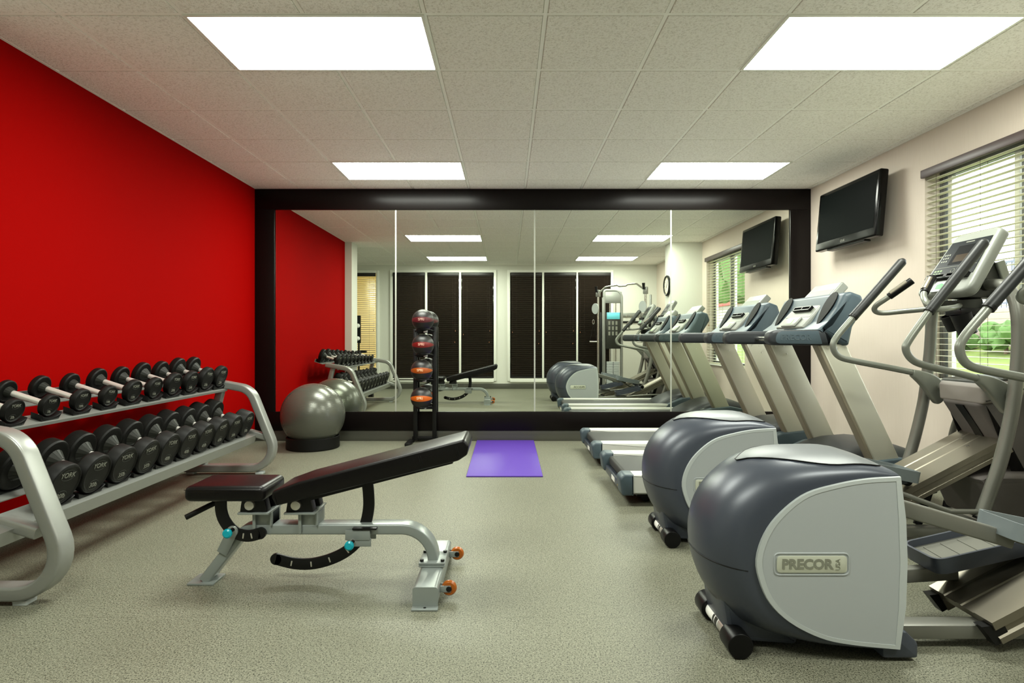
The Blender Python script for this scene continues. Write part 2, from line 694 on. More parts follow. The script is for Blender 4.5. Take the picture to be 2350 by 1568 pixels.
# T-bar grid of the suspended ceiling, a little above the faces of the tiles
g = G()
for x in cols:
    if XLL < x < XR:
        g.bx(x - 0.0105, x + 0.0105, YB, YF, ZC + 0.0035, ZC + 0.013)
for y in rows:
    g.bx(XLL, XR, y - 0.0105, y + 0.0105, ZC + 0.003, ZC + 0.013)
for b_ in ((XL, XL + 0.02, YP1, YF), (XR - 0.02, XR, YB, YF), (XL, XR, YF - 0.02, YF), (XLL, XR, YB, YB + 0.02)):
    g.bx(*b_, ZC - 0.001, ZC + 0.009)
struct('trim_1', g, M['grid'], flat=True)

wallbox('wall_front', 'wall', XL - 0.1, XR + 0.18, YF, YF + 0.1, 0, ZC)
wallbox('wall_left', 'red', XL - 0.12, XL, YP1, YF, 0, ZC)
wallbox('wall_left_return', 'white', XLL, XL, YP1 - 0.1, YP1, 0, ZC)
wallbox('wall_left_bay', 'white', XLL - 0.1, XLL, YB - 0.1, YP1, 0, ZC)
# piers standing proud of the side walls
struct('wall_left_pier', G().bx(XL - 0.12, XL + 0.115, YP0, YP1 + 0.002, 0, ZC), M['white'], flat=True)
XCOL = 2.775
struct('wall_right_pier', G().bx(XCOL, XR, 2.46, 2.84, 0, ZC), M['white'], flat=True)

# right wall with its window opening
WY0, WY1, WZ0, WZ1 = 3.05, 4.605, 0.69, 2.44
g = G()
g.bx(XR, XR + 0.18, YB - 0.1, WY0, 0, ZC)
g.bx(XR, XR + 0.18, WY1, YF + 0.1, 0, ZC)
g.bx(XR, XR + 0.18, WY0, WY1, 0, WZ0)
g.bx(XR, XR + 0.18, WY0, WY1, WZ1, ZC)
struct('wall_right', g, M['wall'], flat=True)

# rear wall with the opening to the lit corridor
CX0, CX1, CZ0, CZ1 = -3.64, -2.917, 0.24, 2.56
g = G()
g.bx(XLL - 0.1, CX0, YB - 0.1, YB, 0, ZC)
g.bx(CX1, XR + 0.18, YB - 0.1, YB, 0, ZC)
g.bx(CX0, CX1, YB - 0.1, YB, 0, CZ0)
g.bx(CX0, CX1, YB - 0.1, YB, CZ1, ZC)
struct('wall_rear', g, M['white'], flat=True)

# baseboards
struct('baseboard_front', G().bx(XL, XR, YF - 0.022, YF, 0, 0.116, 0.004), M['base'])
struct('baseboard_left', G().bx(XL, XL + 0.012, YP1, YF - 0.022, 0, 0.112, 0.003), M['base'])
struct('baseboard_right', G().bx(XR - 0.012, XR, 2.84, YF - 0.022, 0, 0.112, 0.003), M['base'])
struct('baseboard_rear', G().bx(XLL, XR, YB, YB + 0.012, 0, 0.115, 0.003), M['base'])

# corridor behind the rear wall, seen through the open blind
g = G()
g.bx(-4.6, -1.2, -3.2, -3.1, 0, ZC)
g.bx(-4.6, -4.5, -3.1, YB - 0.1, 0, ZC)
g.bx(-1.3, -1.2, -3.1, YB - 0.1, 0, ZC)
struct('wall_corridor', g, M['cream'], flat=True)
struct('floor_corridor', G().bx(-4.6, -1.2, -3.2, YB - 0.1, -0.06, 0), M['cream'], flat=True)
struct('ceiling_corridor', G().bx(-4.6, -1.2, -3.2, YB - 0.1, ZC, ZC + 0.06), M['cream'], flat=True)
t = thing('corridor_light', 'warm glowing ceiling light in the corridor behind the rear left blind', 'ceiling light', (-3.1, -1.4, ZC))
obj('frame', G().bx(-3.42, -2.78, -1.72, -1.08, ZC - 0.02, ZC), M['trimw'], t)
obj('diffuser', G().bx(-3.38, -2.82, -1.68, -1.12, ZC - 0.035, ZC - 0.02), M['warm_lamp'], t)

# ------------------------------------------------------------------ ceiling lights
def ceiling_light(x0, x1, y0, y1, label):
    t = thing('ceiling_light', label, 'ceiling light', ((x0 + x1) / 2, (y0 + y1) / 2, ZC), 'recessed ceiling lights')
    g = G()
    f = 0.018
    for b in ((x0, x1, y0, y0 + f), (x0, x1, y1 - f, y1), (x0, x0 + f, y0 + f, y1 - f), (x1 - f, x1, y0 + f, y1 - f)):
        g.bx(*b, ZC - 0.004, ZC + 0.009, 0.001, 1)
    obj('frame', g, M['trimw'], t)
    g = G()
    n = 10
    vs = []
    for i in range(n + 1):
        for j in range(n + 1):
            u, v = i / n, j / n
            dz = 0.001 + 0.011 * (1 - (2 * u - 1) ** 10) * (1 - (2 * v - 1) ** 8)
            vs.append(g.bm.verts.new((x0 + f + (x1 - x0 - 2 * f) * u, y0 + f + (y1 - y0 - 2 * f) * v, ZC - dz)))
    for i in range(n):
        for j in range(n):
            a = i * (n + 1) + j
            g.bm.faces.new((vs[a], vs[a + 1], vs[a + n + 2], vs[a + n + 1]))
    obj('diffuser', g, M['lamp'], t)

for (x0, x1), side in (((-1.639, -0.42), 'left'), ((1.409, 2.628), 'right')):
    ceiling_light(x0, x1, 2.925, 3.535, 'large bright ceiling light at the top %s, the nearer one over the gym floor' % side)
    ceiling_light(x0, x1, 5.364, 5.973, 'small looking ceiling light near the mirror frame, on the %s' % side)
    ceiling_light(x0, x1, 0.487, 1.096, 'ceiling light over the camera, seen only as the lower %s one in the mirror' % side)

# ------------------------------------------------------------------ mirror wall
FX0, FX1 = XL, XR
MX = [-2.54, -1.222, 0.295, 1.784, 3.08]
MZ0, MZ1 = 0.321, 2.525
FY0, FY1 = 6.335, 6.372
g = G()
g.bx(FX0, FX1, FY0, FY1, MZ1, ZC - 0.001, 0.004)
g.bx(FX0, FX1, FY0, FY1, 0.118, MZ0, 0.004)
g.bx(FX0, MX[0], FY0, FY1, MZ0, MZ1, 0.004)
g.bx(MX[4], FX1, FY0, FY1, MZ0, MZ1, 0.004)
o = obj('mirror_frame', g, M['frame'], loc=((FX0 + FX1) / 2, FY0, 0.118))
tag(o, 'wide dark espresso brown frame around the mirror wall', 'mirror frame')
names = ['leftmost mirror panel, reflecting the red wall behind the exercise ball',
         'mirror panel second from left, behind the medicine ball tower',
         'mirror panel third from left, reflecting two dark blinds and the treadmill belts',
         'rightmost mirror panel, reflecting the television and bright window']
for i in range(4):
    x0, x1 = MX[i] + 0.0045, MX[i + 1] - 0.0045
    t = thing('wall_mirror', names[i], 'mirror', ((x0 + x1) / 2, 6.355, MZ0))
    g = G().bx(x0, x1, 6.355, 6.366, MZ0 + 0.001, MZ1 - 0.001)
    obj('glass', g, M['mirror'], t, flat=True)
    g = G()
    for xa, xb in ((x0 - 0.004, x0 + 0.003), (x1 - 0.003, x1 + 0.004)):
        if xa < MX[0] + 0.02 or xb > MX[4] - 0.02:
            continue
        g.bx(xa, xb, 6.3525, 6.3555, MZ0 + 0.001, MZ1 - 0.001)
    obj('edge', g, M['seam'], t, flat=True, label='pale bevelled edges')

# ------------------------------------------------------------------ blinds and windows
def slat_mesh(g, axis, a0, a1, pos, z0, z1, pitch, width, tilt, thick=0.0028, sag=0.0):
    n = int((z1 - z0) / pitch)
    for i in range(n):
        z = z1 - pitch * (i + 0.5)
        if axis == 'x':
            Mx = Matrix.Rotation(tilt, 4, 'X')
            g.box(((a0 + a1) / 2, pos, z), (a1 - a0, width, thick), 0.0, M=Mx)
        else:
            Mx = Matrix.Rotation(tilt, 4, 'Y')
            g.box((pos, (a0 + a1) / 2, z), (width, a1 - a0, thick), 0.0, M=Mx)

def tassels(g, pts):
    for p in pts:
        g.lathe([(0.0, 0.03), (0.004, 0.026), (0.008, 0.0), (0.0, -0.002)], p, seg=10)

def rear_blind(x0, x1, z0, z1, label, tilt, group, offs):
    y = YB + 0.035
    t = thing('window_blind', label, 'blind', ((x0 + x1) / 2, y, z0), group)
    obj('valance', G().bx(x0, x1, y - 0.028, y + 0.03, z1 - 0.075, z1, 0.004), M['valance_dark'], t)
    g = G()
    slat_mesh(g, 'x', x0 + 0.004, x1 - 0.004, y, z0 + 0.02, z1 - 0.075, 0.0425, 0.05, tilt)
    obj('slats', g, M['slat_dark'], t, flat=True)
    obj('bottom_rail', G().bx(x0 + 0.003, x1 - 0.003, y - 0.025, y + 0.025, z0, z0 + 0.018, 0.003), M['valance_dark'], t)
    g = G()
    w = x1 - x0
    for f in (0.18, 0.82):
        g.cyl((x0 + w * f, y + 0.03, z0 + 0.01), (x0 + w * f, y + 0.03, z1 - 0.07), 0.0012, seg=6)
    cz = []
    for f, dz in offs:
        g.cyl((x0 + w * f, y + 0.034, z1 - dz), (x0 + w * f, y + 0.034, z1 - 0.07), 0.001, seg=6)
        cz.append((x0 + w * f, y + 0.034, z1 - dz - 0.03))
    c = obj('cord', g, M['cord'], t)
    g = G()
    tassels(g, cz)
    obj('tassel', g, M['tassel'], c)

RA = [(-2.53, -1.83), (-1.77, -1.08), (-1.02, -0.32)]
RB = [(0.067, 0.755), (0.81, 1.51), (1.56, 2.27)]
def rear_window(idx, panes, z0, z1):
    x0, x1 = panes[0][0] - 0.012, panes[-1][1] + 0.012
    g = G()
    g.bx(x0 - 0.06, x0, YB, YB + 0.03, z0 - 0.07, z1 + 0.06, 0.003)
    g.bx(x1, x1 + 0.06, YB, YB + 0.03, z0 - 0.07, z1 + 0.06, 0.003)
    g.bx(x0, x1, YB, YB + 0.03, z1 + 0.005, z1 + 0.06, 0.003)
    g.bx(x0, x1, YB, YB + 0.05, z0 - 0.09, z0 - 0.004, 0.003)
    for (a, b), (c, d) in zip(panes[:-1], panes[1:]):
        g.bx(b + 0.006, c - 0.006, YB, YB + 0.06, z0 - 0.004, z1 + 0.005, 0.003)
    w = struct('window_%d' % idx, g, M['trimw'])
    if idx != 4:
        obj('pane', G().bx(x0, x1, YB, YB + 0.004, z0, z1), M['dark_glass'], w, flat=True)  # opaque dark sheet on solid wall; colour stands for the dark behind the slats
    return w

rear_window(2, RA, 0.24, 2.57)
rear_window(3, RB, 0.24, 2.57)
rear_window(4, [(CX0, CX1)], 0.24, 2.56)
nmA = ['leftmost', 'middle', 'rightmost']
for i, (a, b) in enumerate(RA):
    rear_blind(a + 0.004, b - 0.004, 0.20 if i == 0 else 0.245, 2.57,
               'closed dark brown blind, %s of the three in the left rear window' % nmA[i],
               math.radians(60 if i else 70), 'closed dark blinds on the rear windows', [(0.06, 1.35), (0.9, 1.27), (0.88, 1.52)])
for i, (a, b) in enumerate(RB):
    rear_blind(a + 0.004, b - 0.004, 0.245, 2.57,
               'closed dark brown blind, %s of the three in the right rear window' % nmA[i],
               math.radians(60), 'closed dark blinds on the rear windows', [(0.05, 1.3), (0.92, 1.27), (0.9, 1.55)])
rear_blind(CX0 + 0.004, CX1 - 0.004, 0.245, 2.56, 'half open dark slatted blind with a warm lit room behind it',
           math.radians(-14), None, [(0.95, 1.25)])

# right hand window
g = G()
fx0, fx1 = XR + 0.115, XR + 0.165
def fr(y0, y1, z0, z1):
    g.bx(fx0, fx1, y0, y1, z0, z1, 0.004)
fr(WY0, WY0 + 0.06, WZ0, WZ1); fr(WY1 - 0.06, WY1, WZ0, WZ1)
fr(WY0 + 0.06, WY1 - 0.06, WZ0, WZ0 + 0.06); fr(WY0 + 0.06, WY1 - 0.06, WZ1 - 0.06, WZ1)
fr(3.80, 3.87, WZ0 + 0.06, WZ1 - 0.06)
w1 = struct('window_1', g, M['winframe'])
g = G()
g.bx(XR + 0.138, XR + 0.142, WY0 + 0.06, 3.80, WZ0 + 0.06, WZ1 - 0.06)
obj('pane', g, M['glass'], w1, flat=True)
g = G().bx(XR + 0.138, XR + 0.142, 3.87, WY1 - 0.06, WZ0 + 0.06, WZ1 - 0.06)
obj('pane', g, M['glass'], w1, flat=True)
g = G()
for yy in (WY1 - 0.095, 3.915, 3.755, WY0 + 0.085):
    g.bx(fx0 + 0.01, fx1 - 0.004, yy - 0.02, yy + 0.02, WZ0 + 0.06, WZ1 - 0.06, 0.003)
obj('sash', g, M['trimw'], w1)
obj('sill', G().bx(XR - 0.02, XR + 0.115, WY0, WY1, WZ0 - 0.001, WZ0 + 0.02, 0.004), M['trimw'], w1)

xb = XR + 0.035
t = thing('window_blind', 'cream slatted blind open over the bright window on the right wall', 'blind', (xb, (WY0 + WY1) / 2, WZ0 + 0.02))
obj('valance', G().bx(XR - 0.035, XR - 0.001, WY0 - 0.005, WY1 + 0.005, WZ1 - 0.055, WZ1 + 0.01, 0.006), M['valance_grey'], t,
    label='dark mauve brown valance')
g = G()
slat_mesh(g, 'y', WY0 + 0.008, WY1 - 0.008, xb, WZ0 + 0.05, WZ1 - 0.05, 0.0445, 0.05, math.radians(-1))
obj('slats', g, M['slat_light'], t, flat=True)
obj('bottom_rail', G().bx(xb - 0.025, xb + 0.025, WY0 + 0.008, WY1 - 0.008, WZ0 + 0.022, WZ0 + 0.042, 0.004), M['slat_light'], t)
g = G()
for f in (0.07, 0.36, 0.66, 0.93):
    yy = WY0 + (WY1 - WY0) * f
    for dx in (-0.026, 0.026):
        g.cyl((xb + dx, yy, WZ0 + 0.03), (xb + dx, yy, WZ1 - 0.05), 0.0012, seg=6)
c = obj('cord', g, M['cord'], t)
g = G().cyl((xb - 0.034, WY0 + 0.1, 1.35), (xb - 0.034, WY0 + 0.1, WZ1 - 0.05), 0.0012, seg=6)
tassels(g, [(xb - 0.034, WY0 + 0.1, 1.32)])
obj('pull_cord', g, M['tassel'], t)

# ------------------------------------------------------------------ outside the right window
g = G()
prof = [(3.49, -0.06), (5.2, -0.06), (6.2, 0.1), (10.2, 0.95), (60, 1.2)]
ys = [-60 + 6 * k for k in range(24)]
grid = [[g.bm.verts.new((x, y, z)) for y in ys] for x, z in prof]
for i in range(len(prof) - 1):
    for j in range(len(ys) - 1):
        g.bm.faces.new((grid[i][j], grid[i + 1][j], grid[i + 1][j + 1], grid[i][j + 1]))
o = struct('ground_lawn', g, M['grass'])
struct('ground_path', G().bx(4.7, 5.9, -60, 60, -0.055, 0.0), M['path'], flat=True)
o = obj('retaining_wall', G().bx(10.2, 10.5, 4, 40, 0.8, 1.75, 0.02), M['stone'], loc=(10.35, 20, 0.9))
tag(o, 'pale beige retaining wall beyond the lawn outside the window', 'wall')
t = thing('iron_fence', 'thin iron picket fence on top of the beige wall outside', 'fence', (10.35, 20, 1.75))
g = G()
g.bx(10.33, 10.37, 4, 40, 2.68, 2.72); g.bx(10.33, 10.37, 4, 40, 1.84, 1.87)
obj('rail', g, M['iron'], t)
g = G()
y = 4.0
while y < 26:
    g.bx(10.342, 10.358, y, y + 0.016, 1.75, 2.72)
    y += 0.13
obj('pickets', g, M['iron'], t)
for y in (7.0, 9.4, 11.8, 14.2, 16.6):
    obj('post', G().bx(10.315, 10.385, y, y + 0.07, 1.75, 2.78), M['iron'], t)

def shrub(c, r, label, name='shrub', group=None, h=1.0):
    rr = random.Random(int(c[0] * 100 + c[1] * 10))
    t = thing(name, label, 'shrub' if name == 'shrub' else 'tree', (c[0], c[1], c[2]), group)
    g = G()
    for i in range(26):
        a, b = rr.uniform(0, 2 * PI), rr.uniform(-0.2, 1.0)
        q = Vector((math.cos(a) * math.cos(b), math.sin(a) * math.cos(b), math.sin(b) * h)) * r * rr.uniform(0.3, 0.85)
        tb = bmesh.new()
        bmesh.ops.create_icosphere(tb, subdivisions=2, radius=r * rr.uniform(0.22, 0.36))
        for v in tb.verts:
            v.co *= rr.uniform(0.75, 1.25)
        g.merge(tb, Matrix.Translation(Vector(c) + q + Vector((0, 0, r * h * 0.35 + (1.6 if name == 'tree' else 0)))))
    obj('foliage', g, M['leaf'], t)
    g = G().cyl((c[0], c[1], c[2] - 0.2), (c[0], c[1], c[2] + r * h * 0.5 + (1.6 if name == 'tree' else 0)), r * 0.08, r * 0.05, seg=10)
    obj('trunk', g, M['trunk'], t)

for i, (y, r) in enumerate(((9.6, 0.5), (11.2, 0.55), (12.6, 0.45), (14.2, 0.6))):
    shrub((9.6, y, 0.85), r, ['small green shrub nearest the window outside', 'wide green shrub on the bank, second from the window',
                              'low green shrub between two larger ones on the bank', 'largest green shrub on the bank, farthest from the window'][i],
          group='shrubs on the grass bank')
shrub((11.0, -13.0, 1.0), 2.2, 'green leafy tree seen through the window in the mirror', 'tree')
shrub((16.0, -27.0, 1.0), 3.0, 'tall green tree behind the red roofed house outside', 'tree')
t = thing('house', 'distant house with a red roof seen through the mirrored window', 'house', (14.5, -21, 0.9))
obj('wall', G().bx(12.5, 18, -24, -18, 0.7, 3.0), M['path'], t)
obj('roof', G().prism([(-24.4, 2.95), (-17.6, 2.95), (-21, 4.6)], 12.2, 18.3, axis='x'), M['roof'], t)

# ------------------------------------------------------------------ television
t = thing('television', 'flat black television mounted high on the right wall', 'television', (3.2, 5.39, 2.27))
TVM = Matrix.Translation((3.155, 5.39, 2.275)) @ Matrix.Rotation(math.radians(5), 4, 'Y')
def tvbox(g, x0, x1, y0, y1, z0, z1, bev):
    g.box((0, 0, 0), (x1 - x0, y1 - y0, z1 - z0), bev, 3, M=Matrix.Identity(4)) if False else None
    tb = bmesh.new()
    bmesh.ops.create_cube(tb, size=1)
    bmesh.ops.scale(tb, vec=(x1 - x0, y1 - y0, z1 - z0), verts=tb.verts)
    if bev:
        bmesh.ops.bevel(tb, geom=list(tb.edges), offset=bev, segments=3, affect='EDGES', profile=0.5)
    g.merge(tb, TVM @ Matrix.Translation(((x0 + x1) / 2, (y0 + y1) / 2, (z0 + z1) / 2)))
    return g
W, H = 0.96, 0.575
g = G()
tvbox(g, -0.03, 0.045, -W / 2, W / 2, -H / 2, H / 2, 0.014)
tvbox(g, 0.03, 0.075, -W / 2 + 0.1, W / 2 - 0.1, -H / 2 + 0.06, H / 2 - 0.08, 0.02)
obj('housing', g, M['tv'], t)
obj('screen', tvbox(G(), -0.0312, -0.028, -W / 2 + 0.035, W / 2 - 0.035, -H / 2 + 0.075, H / 2 - 0.035, 0), M['tvscreen'], t, flat=True)
MT = TVM @ Matrix.Translation((-0.0308, 0.0, -H / 2 + 0.038)) @ Matrix(((0, 0, -1, 0), (-1, 0, 0, 0), (0, 1, 0, 0), (0, 0, 0, 1)))
g = G().text('LG', 0.028, MT @ Matrix.Translation((0.012, 0, 0)), 0.0006)
ring = [MT @ V(-0.024 + 0.011 * math.cos(a * PI / 10), 0.011 * math.sin(a * PI / 10), 0) for a in range(20)]
g.tube(ring, 0.0014, 6, closed=True)
g.text('L', 0.012, MT @ Matrix.Translation((-0.024, 0, 0)), 0.0006)
obj('logo', g, M['letter'], t, flat=True)
obj('speaker_bar', tvbox(G(), -0.01, 0.05, -0.3, 0.3, -H / 2 - 0.014, -H / 2 + 0.002, 0.005), M['rubber2'], t)
g = G()
g.bx(3.288, 3.302, 5.22, 5.56, 2.13, 2.42, 0.003)
g.bx(3.20, 3.29, 5.34, 5.44, 2.2, 2.24, 0.004); g.bx(3.20, 3.29, 5.34, 5.44, 2.31, 2.35, 0.004)
g.bx(3.215, 3.235, 5.2, 5.58, 2.15, 2.40, 0.004)
obj('wall_mount', g, M['black'], t)

# ------------------------------------------------------------------ wall clock on the right pier
t = thing('wall_clock', 'round wall clock with a dark rim on the white pier, seen in the mirror', 'clock', (XCOL, 2.65, 2.03))
c = (XCOL, 2.65, 2.03)
obj('rim', G().lathe([(0.155, 0.0), (0.175, 0.004), (0.178, 0.03), (0.165, 0.042), (0.150, 0.036), (0.150, 0.02)], c, (-1, 0, 0), 48), M['black'], t)
obj('face', G().lathe([(0.0, 0.022), (0.151, 0.022), (0.151, 0.0)], c, (-1, 0, 0), 48), M['clock_face'], t)
g = G()
for k in range(12):
    a = k * PI / 6
    Mx = Matrix.Rotation(a, 4, 'X')
    tb = bmesh.new()
    bmesh.ops.create_cube(tb, size=1)
    bmesh.ops.scale(tb, vec=(0.001, 0.008, 0.025), verts=tb.verts)
    g.merge(tb, Matrix.Translation((XCOL - 0.0227, 2.65, 2.03)) @ Mx @ Matrix.Translation((0, 0, 0.125)))
obj('hour_marks', g, M['black'], t)
for nm, L, a in (('hour_hand', 0.07, 2.4), ('minute_hand', 0.11, -0.6)):
    tb = bmesh.new()
    bmesh.ops.create_cube(tb, size=1)
    bmesh.ops.scale(tb, vec=(0.0015, 0.008, L), verts=tb.verts)
    g = G().merge(tb, Matrix.Translation((XCOL - 0.0255, 2.65, 2.03)) @ Matrix.Rotation(a, 4, 'X') @ Matrix.Translation((0, 0, L / 2 - 0.012)))
    obj(nm, g, M['black'], t)

# ------------------------------------------------------------------ dumbbell rack
RK = (-2.3, 3.6, 0.0)
rack = thing('dumbbell_rack', 'two tier silver steel rack holding black dumbbells along the red wall', 'dumbbell rack', RK)
TILT = math.radians(18)
US = (-2.31, 0.703)        # front edge of the upper shelf (x, z)
LS = (-2.07, 0.325)        # front edge of the lower shelf
SY0, SY1 = 2.36, 4.80
cu, su = math.cos(TILT), math.sin(TILT)

def shelf_pt(S, u, n):
    return (S[0] - cu * u + su * n, S[1] + su * u + cu * n)

for yf, xo in ((2.47, 0.03), (4.82, -0.022)):
    g = G()
    path = fillet([(V(-2.66, yf, 0.05), 0), (V(-1.845 + xo, yf, 0.05), 0.17), (V(-2.105 + xo, yf, 0.70), 0.15), (V(-2.46, yf, 0.762), 0)], 10)
    g.rtube(path, 0.09, 0.06, (0, 1, 0), 0.012, 3)
    obj('end_frame', g, M['silver'], rack)
    g = G()
    g.rtube([V(-2.365, yf, 0.742), V(-2.53, yf, 0.055)], 0.06, 0.06, (0, 1, 0), 0.012, 3)
    obj('strut', g, M['silver'], rack)
    g = G()
    g.rtube([V(-2.135, yf, 0.345), V(-1.985, yf, 0.30)], 0.06, 0.05, (0, 1, 0), 0.01, 3)
    g.rtube([V(-2.60, yf, 0.36), V(-2.13, yf, 0.34)], 0.05, 0.04, (0, 1, 0), 0.008, 3)
    obj('shelf_bracket', g, M['silver'], rack)
    for xf in (-2.05, -2.62):
        obj('rubber_foot', G().bx(xf - 0.03, xf + 0.03, yf - 0.03, yf + 0.03, 0.0, 0.021, 0.004), M['rim'], rack)

def shelf(S, depth, lip, name, u0, u1):
    """a lipped front rail and an upstanding back rail, open between them."""
    poly = [shelf_pt(S, 0, 0), shelf_pt(S, u0, 0), shelf_pt(S, u0, -0.005), shelf_pt(S, 0.004, -0.005), shelf_pt(S, 0.004, -lip), shelf_pt(S, 0, -lip)]
    obj(name + '_front_rail', G().prism(poly, SY0, SY1, 'y'), M['silver'], rack)
    poly = [shelf_pt(S, u1, 0), shelf_pt(S, depth, 0), shelf_pt(S, depth, 0.035), shelf_pt(S, depth + 0.004, 0.035), shelf_pt(S, depth + 0.004, -0.005), shelf_pt(S, u1, -0.005)]
    obj(name + '_back_rail', G().prism(poly, SY0, SY1, 'y'), M['silver'], rack)
shelf(US, 0.33, 0.016, 'upper', 0.105, 0.215)
shelf(LS, 0.37, 0.066, 'lower', 0.130, 0.215)

db_specs = {}   # weight: head radius, head thickness, handle gap, shelf
for w, (r, th, gap) in {5: (0.058, 0.028, 0.150), 10: (0.062, 0.034, 0.145), 15: (0.071, 0.038, 0.140), 20: (0.080, 0.043, 0.135),
                        25: (0.088, 0.048, 0.132), 30: (0.101, 0.064, 0.112), 35: (0.101, 0.072, 0.112), 40: (0.101, 0.080, 0.112),
                        45: (0.101, 0.088, 0.112), 50: (0.101, 0.096, 0.112)}.items():
    db_specs[w] = (r, th, gap)

saddle_bank = {}
def add_saddle(S, y, u, r, upper):
    """rubber cradle under one dumbbell head."""
    key = (upper, round(r, 4))
    n0 = 0.012 if upper else 0.008
    hw = r * 1.18 if upper else r * 0.95
    pts = []
    N = 12
    for k in range(N + 1):
        s = -1 + 2 * k / N
        yy = s * hw
        zz = n0 + r * 0.42 * abs(s) ** 2.0 * (1.0 if upper else 0.62)
        pts.append((yy, zz))
    poly = [(-hw, 0.001)] + pts + [(hw, 0.001)]
    poly = [(-hw * 0.82, 0.001)] + pts + [(hw * 0.82, 0.001)]
    d = 0.06
    p = shelf_pt(S, u, 0)
    Mx = Matrix.Translation((p[0], y, p[1])) @ Matrix.Rotation(TILT, 4, 'Y')
    if key in saddle_bank:
        o = saddle_bank[key].copy()
        COL.objects.link(o)
        o.parent = rack
    else:
        g = G().prism(poly, -d / 2, d / 2, axis='x', bevel=0.004)
        o = obj('saddle', g, M['rubber2'])
        o.parent = rack
        o['label'] = 'black rubber cradle'
        saddle_bank[key] = o
    o.location = Vector(Mx.translation) - Vector(RK)
    o.rotation_euler = (0, TILT, 0)

def ellipse_ring(g, x, y0, z0, ry, rz, w=0.0012):
    ring = [V(x, y0 + ry * math.cos(a * PI / 14), z0 + rz * math.sin(a * PI / 14)) for a in range(28)]
    g.tube(ring, w, 6, closed=True)

TXT = Matrix(((0, 0, 1, 0), (1, 0, 0, 0), (0, 1, 0, 0), (0, 0, 0, 1)))   # text x -> +y, text y -> +z, normal +x
def make_dumbbell(w):
    r, th, gap = db_specs[w]
    t = thing('dumbbell', 'black dumbbell', 'dumbbell', (0, 0, 0))
    L = gap / 2 + th + 0.028
    def head(s):
        x0 = gap / 2 + 0.028
        b = min(0.012, th * 0.25)
        prof = [(0.0, x0), (r * 0.80, x0), (r * 0.86, x0 - 0.002), (r - b * 0.5, x0 - 0.001), (r, x0 + b * 0.6), (r, x0 + th - b),
                (r - b * 0.35, x0 + th - b * 0.3), (r - b * 0.9, x0 + th), (r * 0.83, x0 + th - 0.002), (r * 0.80, x0 + th - 0.004), (0.0, x0 + th - 0.004)]
        return G().lathe(prof, (0, 0, 0), (s, 0, 0), 44)
    for s in (1, -1):
        h = obj('head', head(s), M['rubber'], t, angle=30)
        g = G()
        k = 0.36 if r > 0.07 else 0.42
        x0, x1 = gap / 2 + 0.03, gap / 2 + 0.03 - min(0.044, 0.5 * r)
        ra, rb = max(0.028, r * (0.56 if r > 0.07 else 0.50)), 0.021
        for j in range(14):
            a0, a1 = 2 * PI * j / 14 + 0.035, 2 * PI * (j + 1) / 14 - 0.035
            pts = []
            for (rr, xx) in ((ra, x0), (rb, x1)):
                for aa in (a0, a1):
                    pts.append(V(s * xx, rr * math.cos(aa), rr * math.sin(aa)))
            vs = [g.bm.verts.new(p) for p in (pts[0], pts[1], pts[3], pts[2])]
            g.bm.faces.new(vs)
        g.lathe([(ra * 0.97, x0), (rb * 0.97, x1), (0.0, x1)], (0, 0, 0), (s, 0, 0), 28)
        obj('hub', g, M['hub'], h, angle=20)
    obj('handle', G().cyl((-gap / 2 - 0.02, 0, 0), (gap / 2 + 0.02, 0, 0), 0.0155, seg=20), M['handle'], t)
    x = gap / 2 + 0.028 + th - 0.004
    for txt, sz, zz, ry in (('YORK', 0.35, 0.44, 0.45), ('%dlb' % w, 0.32, -0.55, 0.36)):
        g = G()
        ellipse_ring(g, x, 0, r * zz, r * ry, r * 0.25, r * 0.012)
        e = obj('relief', g, M['ring'], t)
        g = G().text(txt, r * sz, Matrix.Translation((x, 0, r * zz)) @ TXT, 0.0012, 0.0)
        obj('lettering', g, M['letter'], e, flat=True)
    return t

db_proto = {}
def place_dumbbell(w, S, y, upper, label, group):
    if w in db_proto:
        t = copy_tree(db_proto[w])
    else:
        t = make_dumbbell(w)
        db_proto[w] = t
    r, th, gap = db_specs[w]
    L = gap / 2 + 0.028 + th
    n0 = 0.0135 if upper else 0.0095
    u = 0.028 + L
    p = shelf_pt(S, u, r + n0)
    t.location = (p[0], y, p[1])
    roll = random.uniform(-0.10, 0.10)
    t.rotation_euler = (Matrix.Rotation(TILT, 3, 'Y') @ Matrix.Rotation(roll, 3, 'X')).to_euler()
    t['label'] = label
    t['group'] = group
    xh = gap / 2 + 0.028 + th / 2
    for s in (1, -1):
        add_saddle(S, y, u - s * xh, r, upper)

uy = [2.735 + 0.2185 * i for i in range(10)]
for i, y in enumerate(uy):
    w = (5, 5, 10, 10, 15, 15, 20, 20, 25, 25)[i]
    place_dumbbell(w, US, y, True, 'black %d lb dumbbell on the upper shelf, %s of the %d lb pair' % (w, 'nearer' if i % 2 == 0 else 'farther', w),
                   'dumbbells on the upper shelf')
for i in range(10):
    y = 2.715 + 0.2125 * i
    w = (30, 30, 35, 35, 40, 40, 45, 45, 50, 50)[i]
    lab = 'black %d lb dumbbell on the lower shelf, %s of the %d lb pair' % (w, 'nearer' if i % 2 == 0 else 'farther', w)
    place_dumbbell(w, LS, y, False, lab, 'dumbbells on the lower shelf')

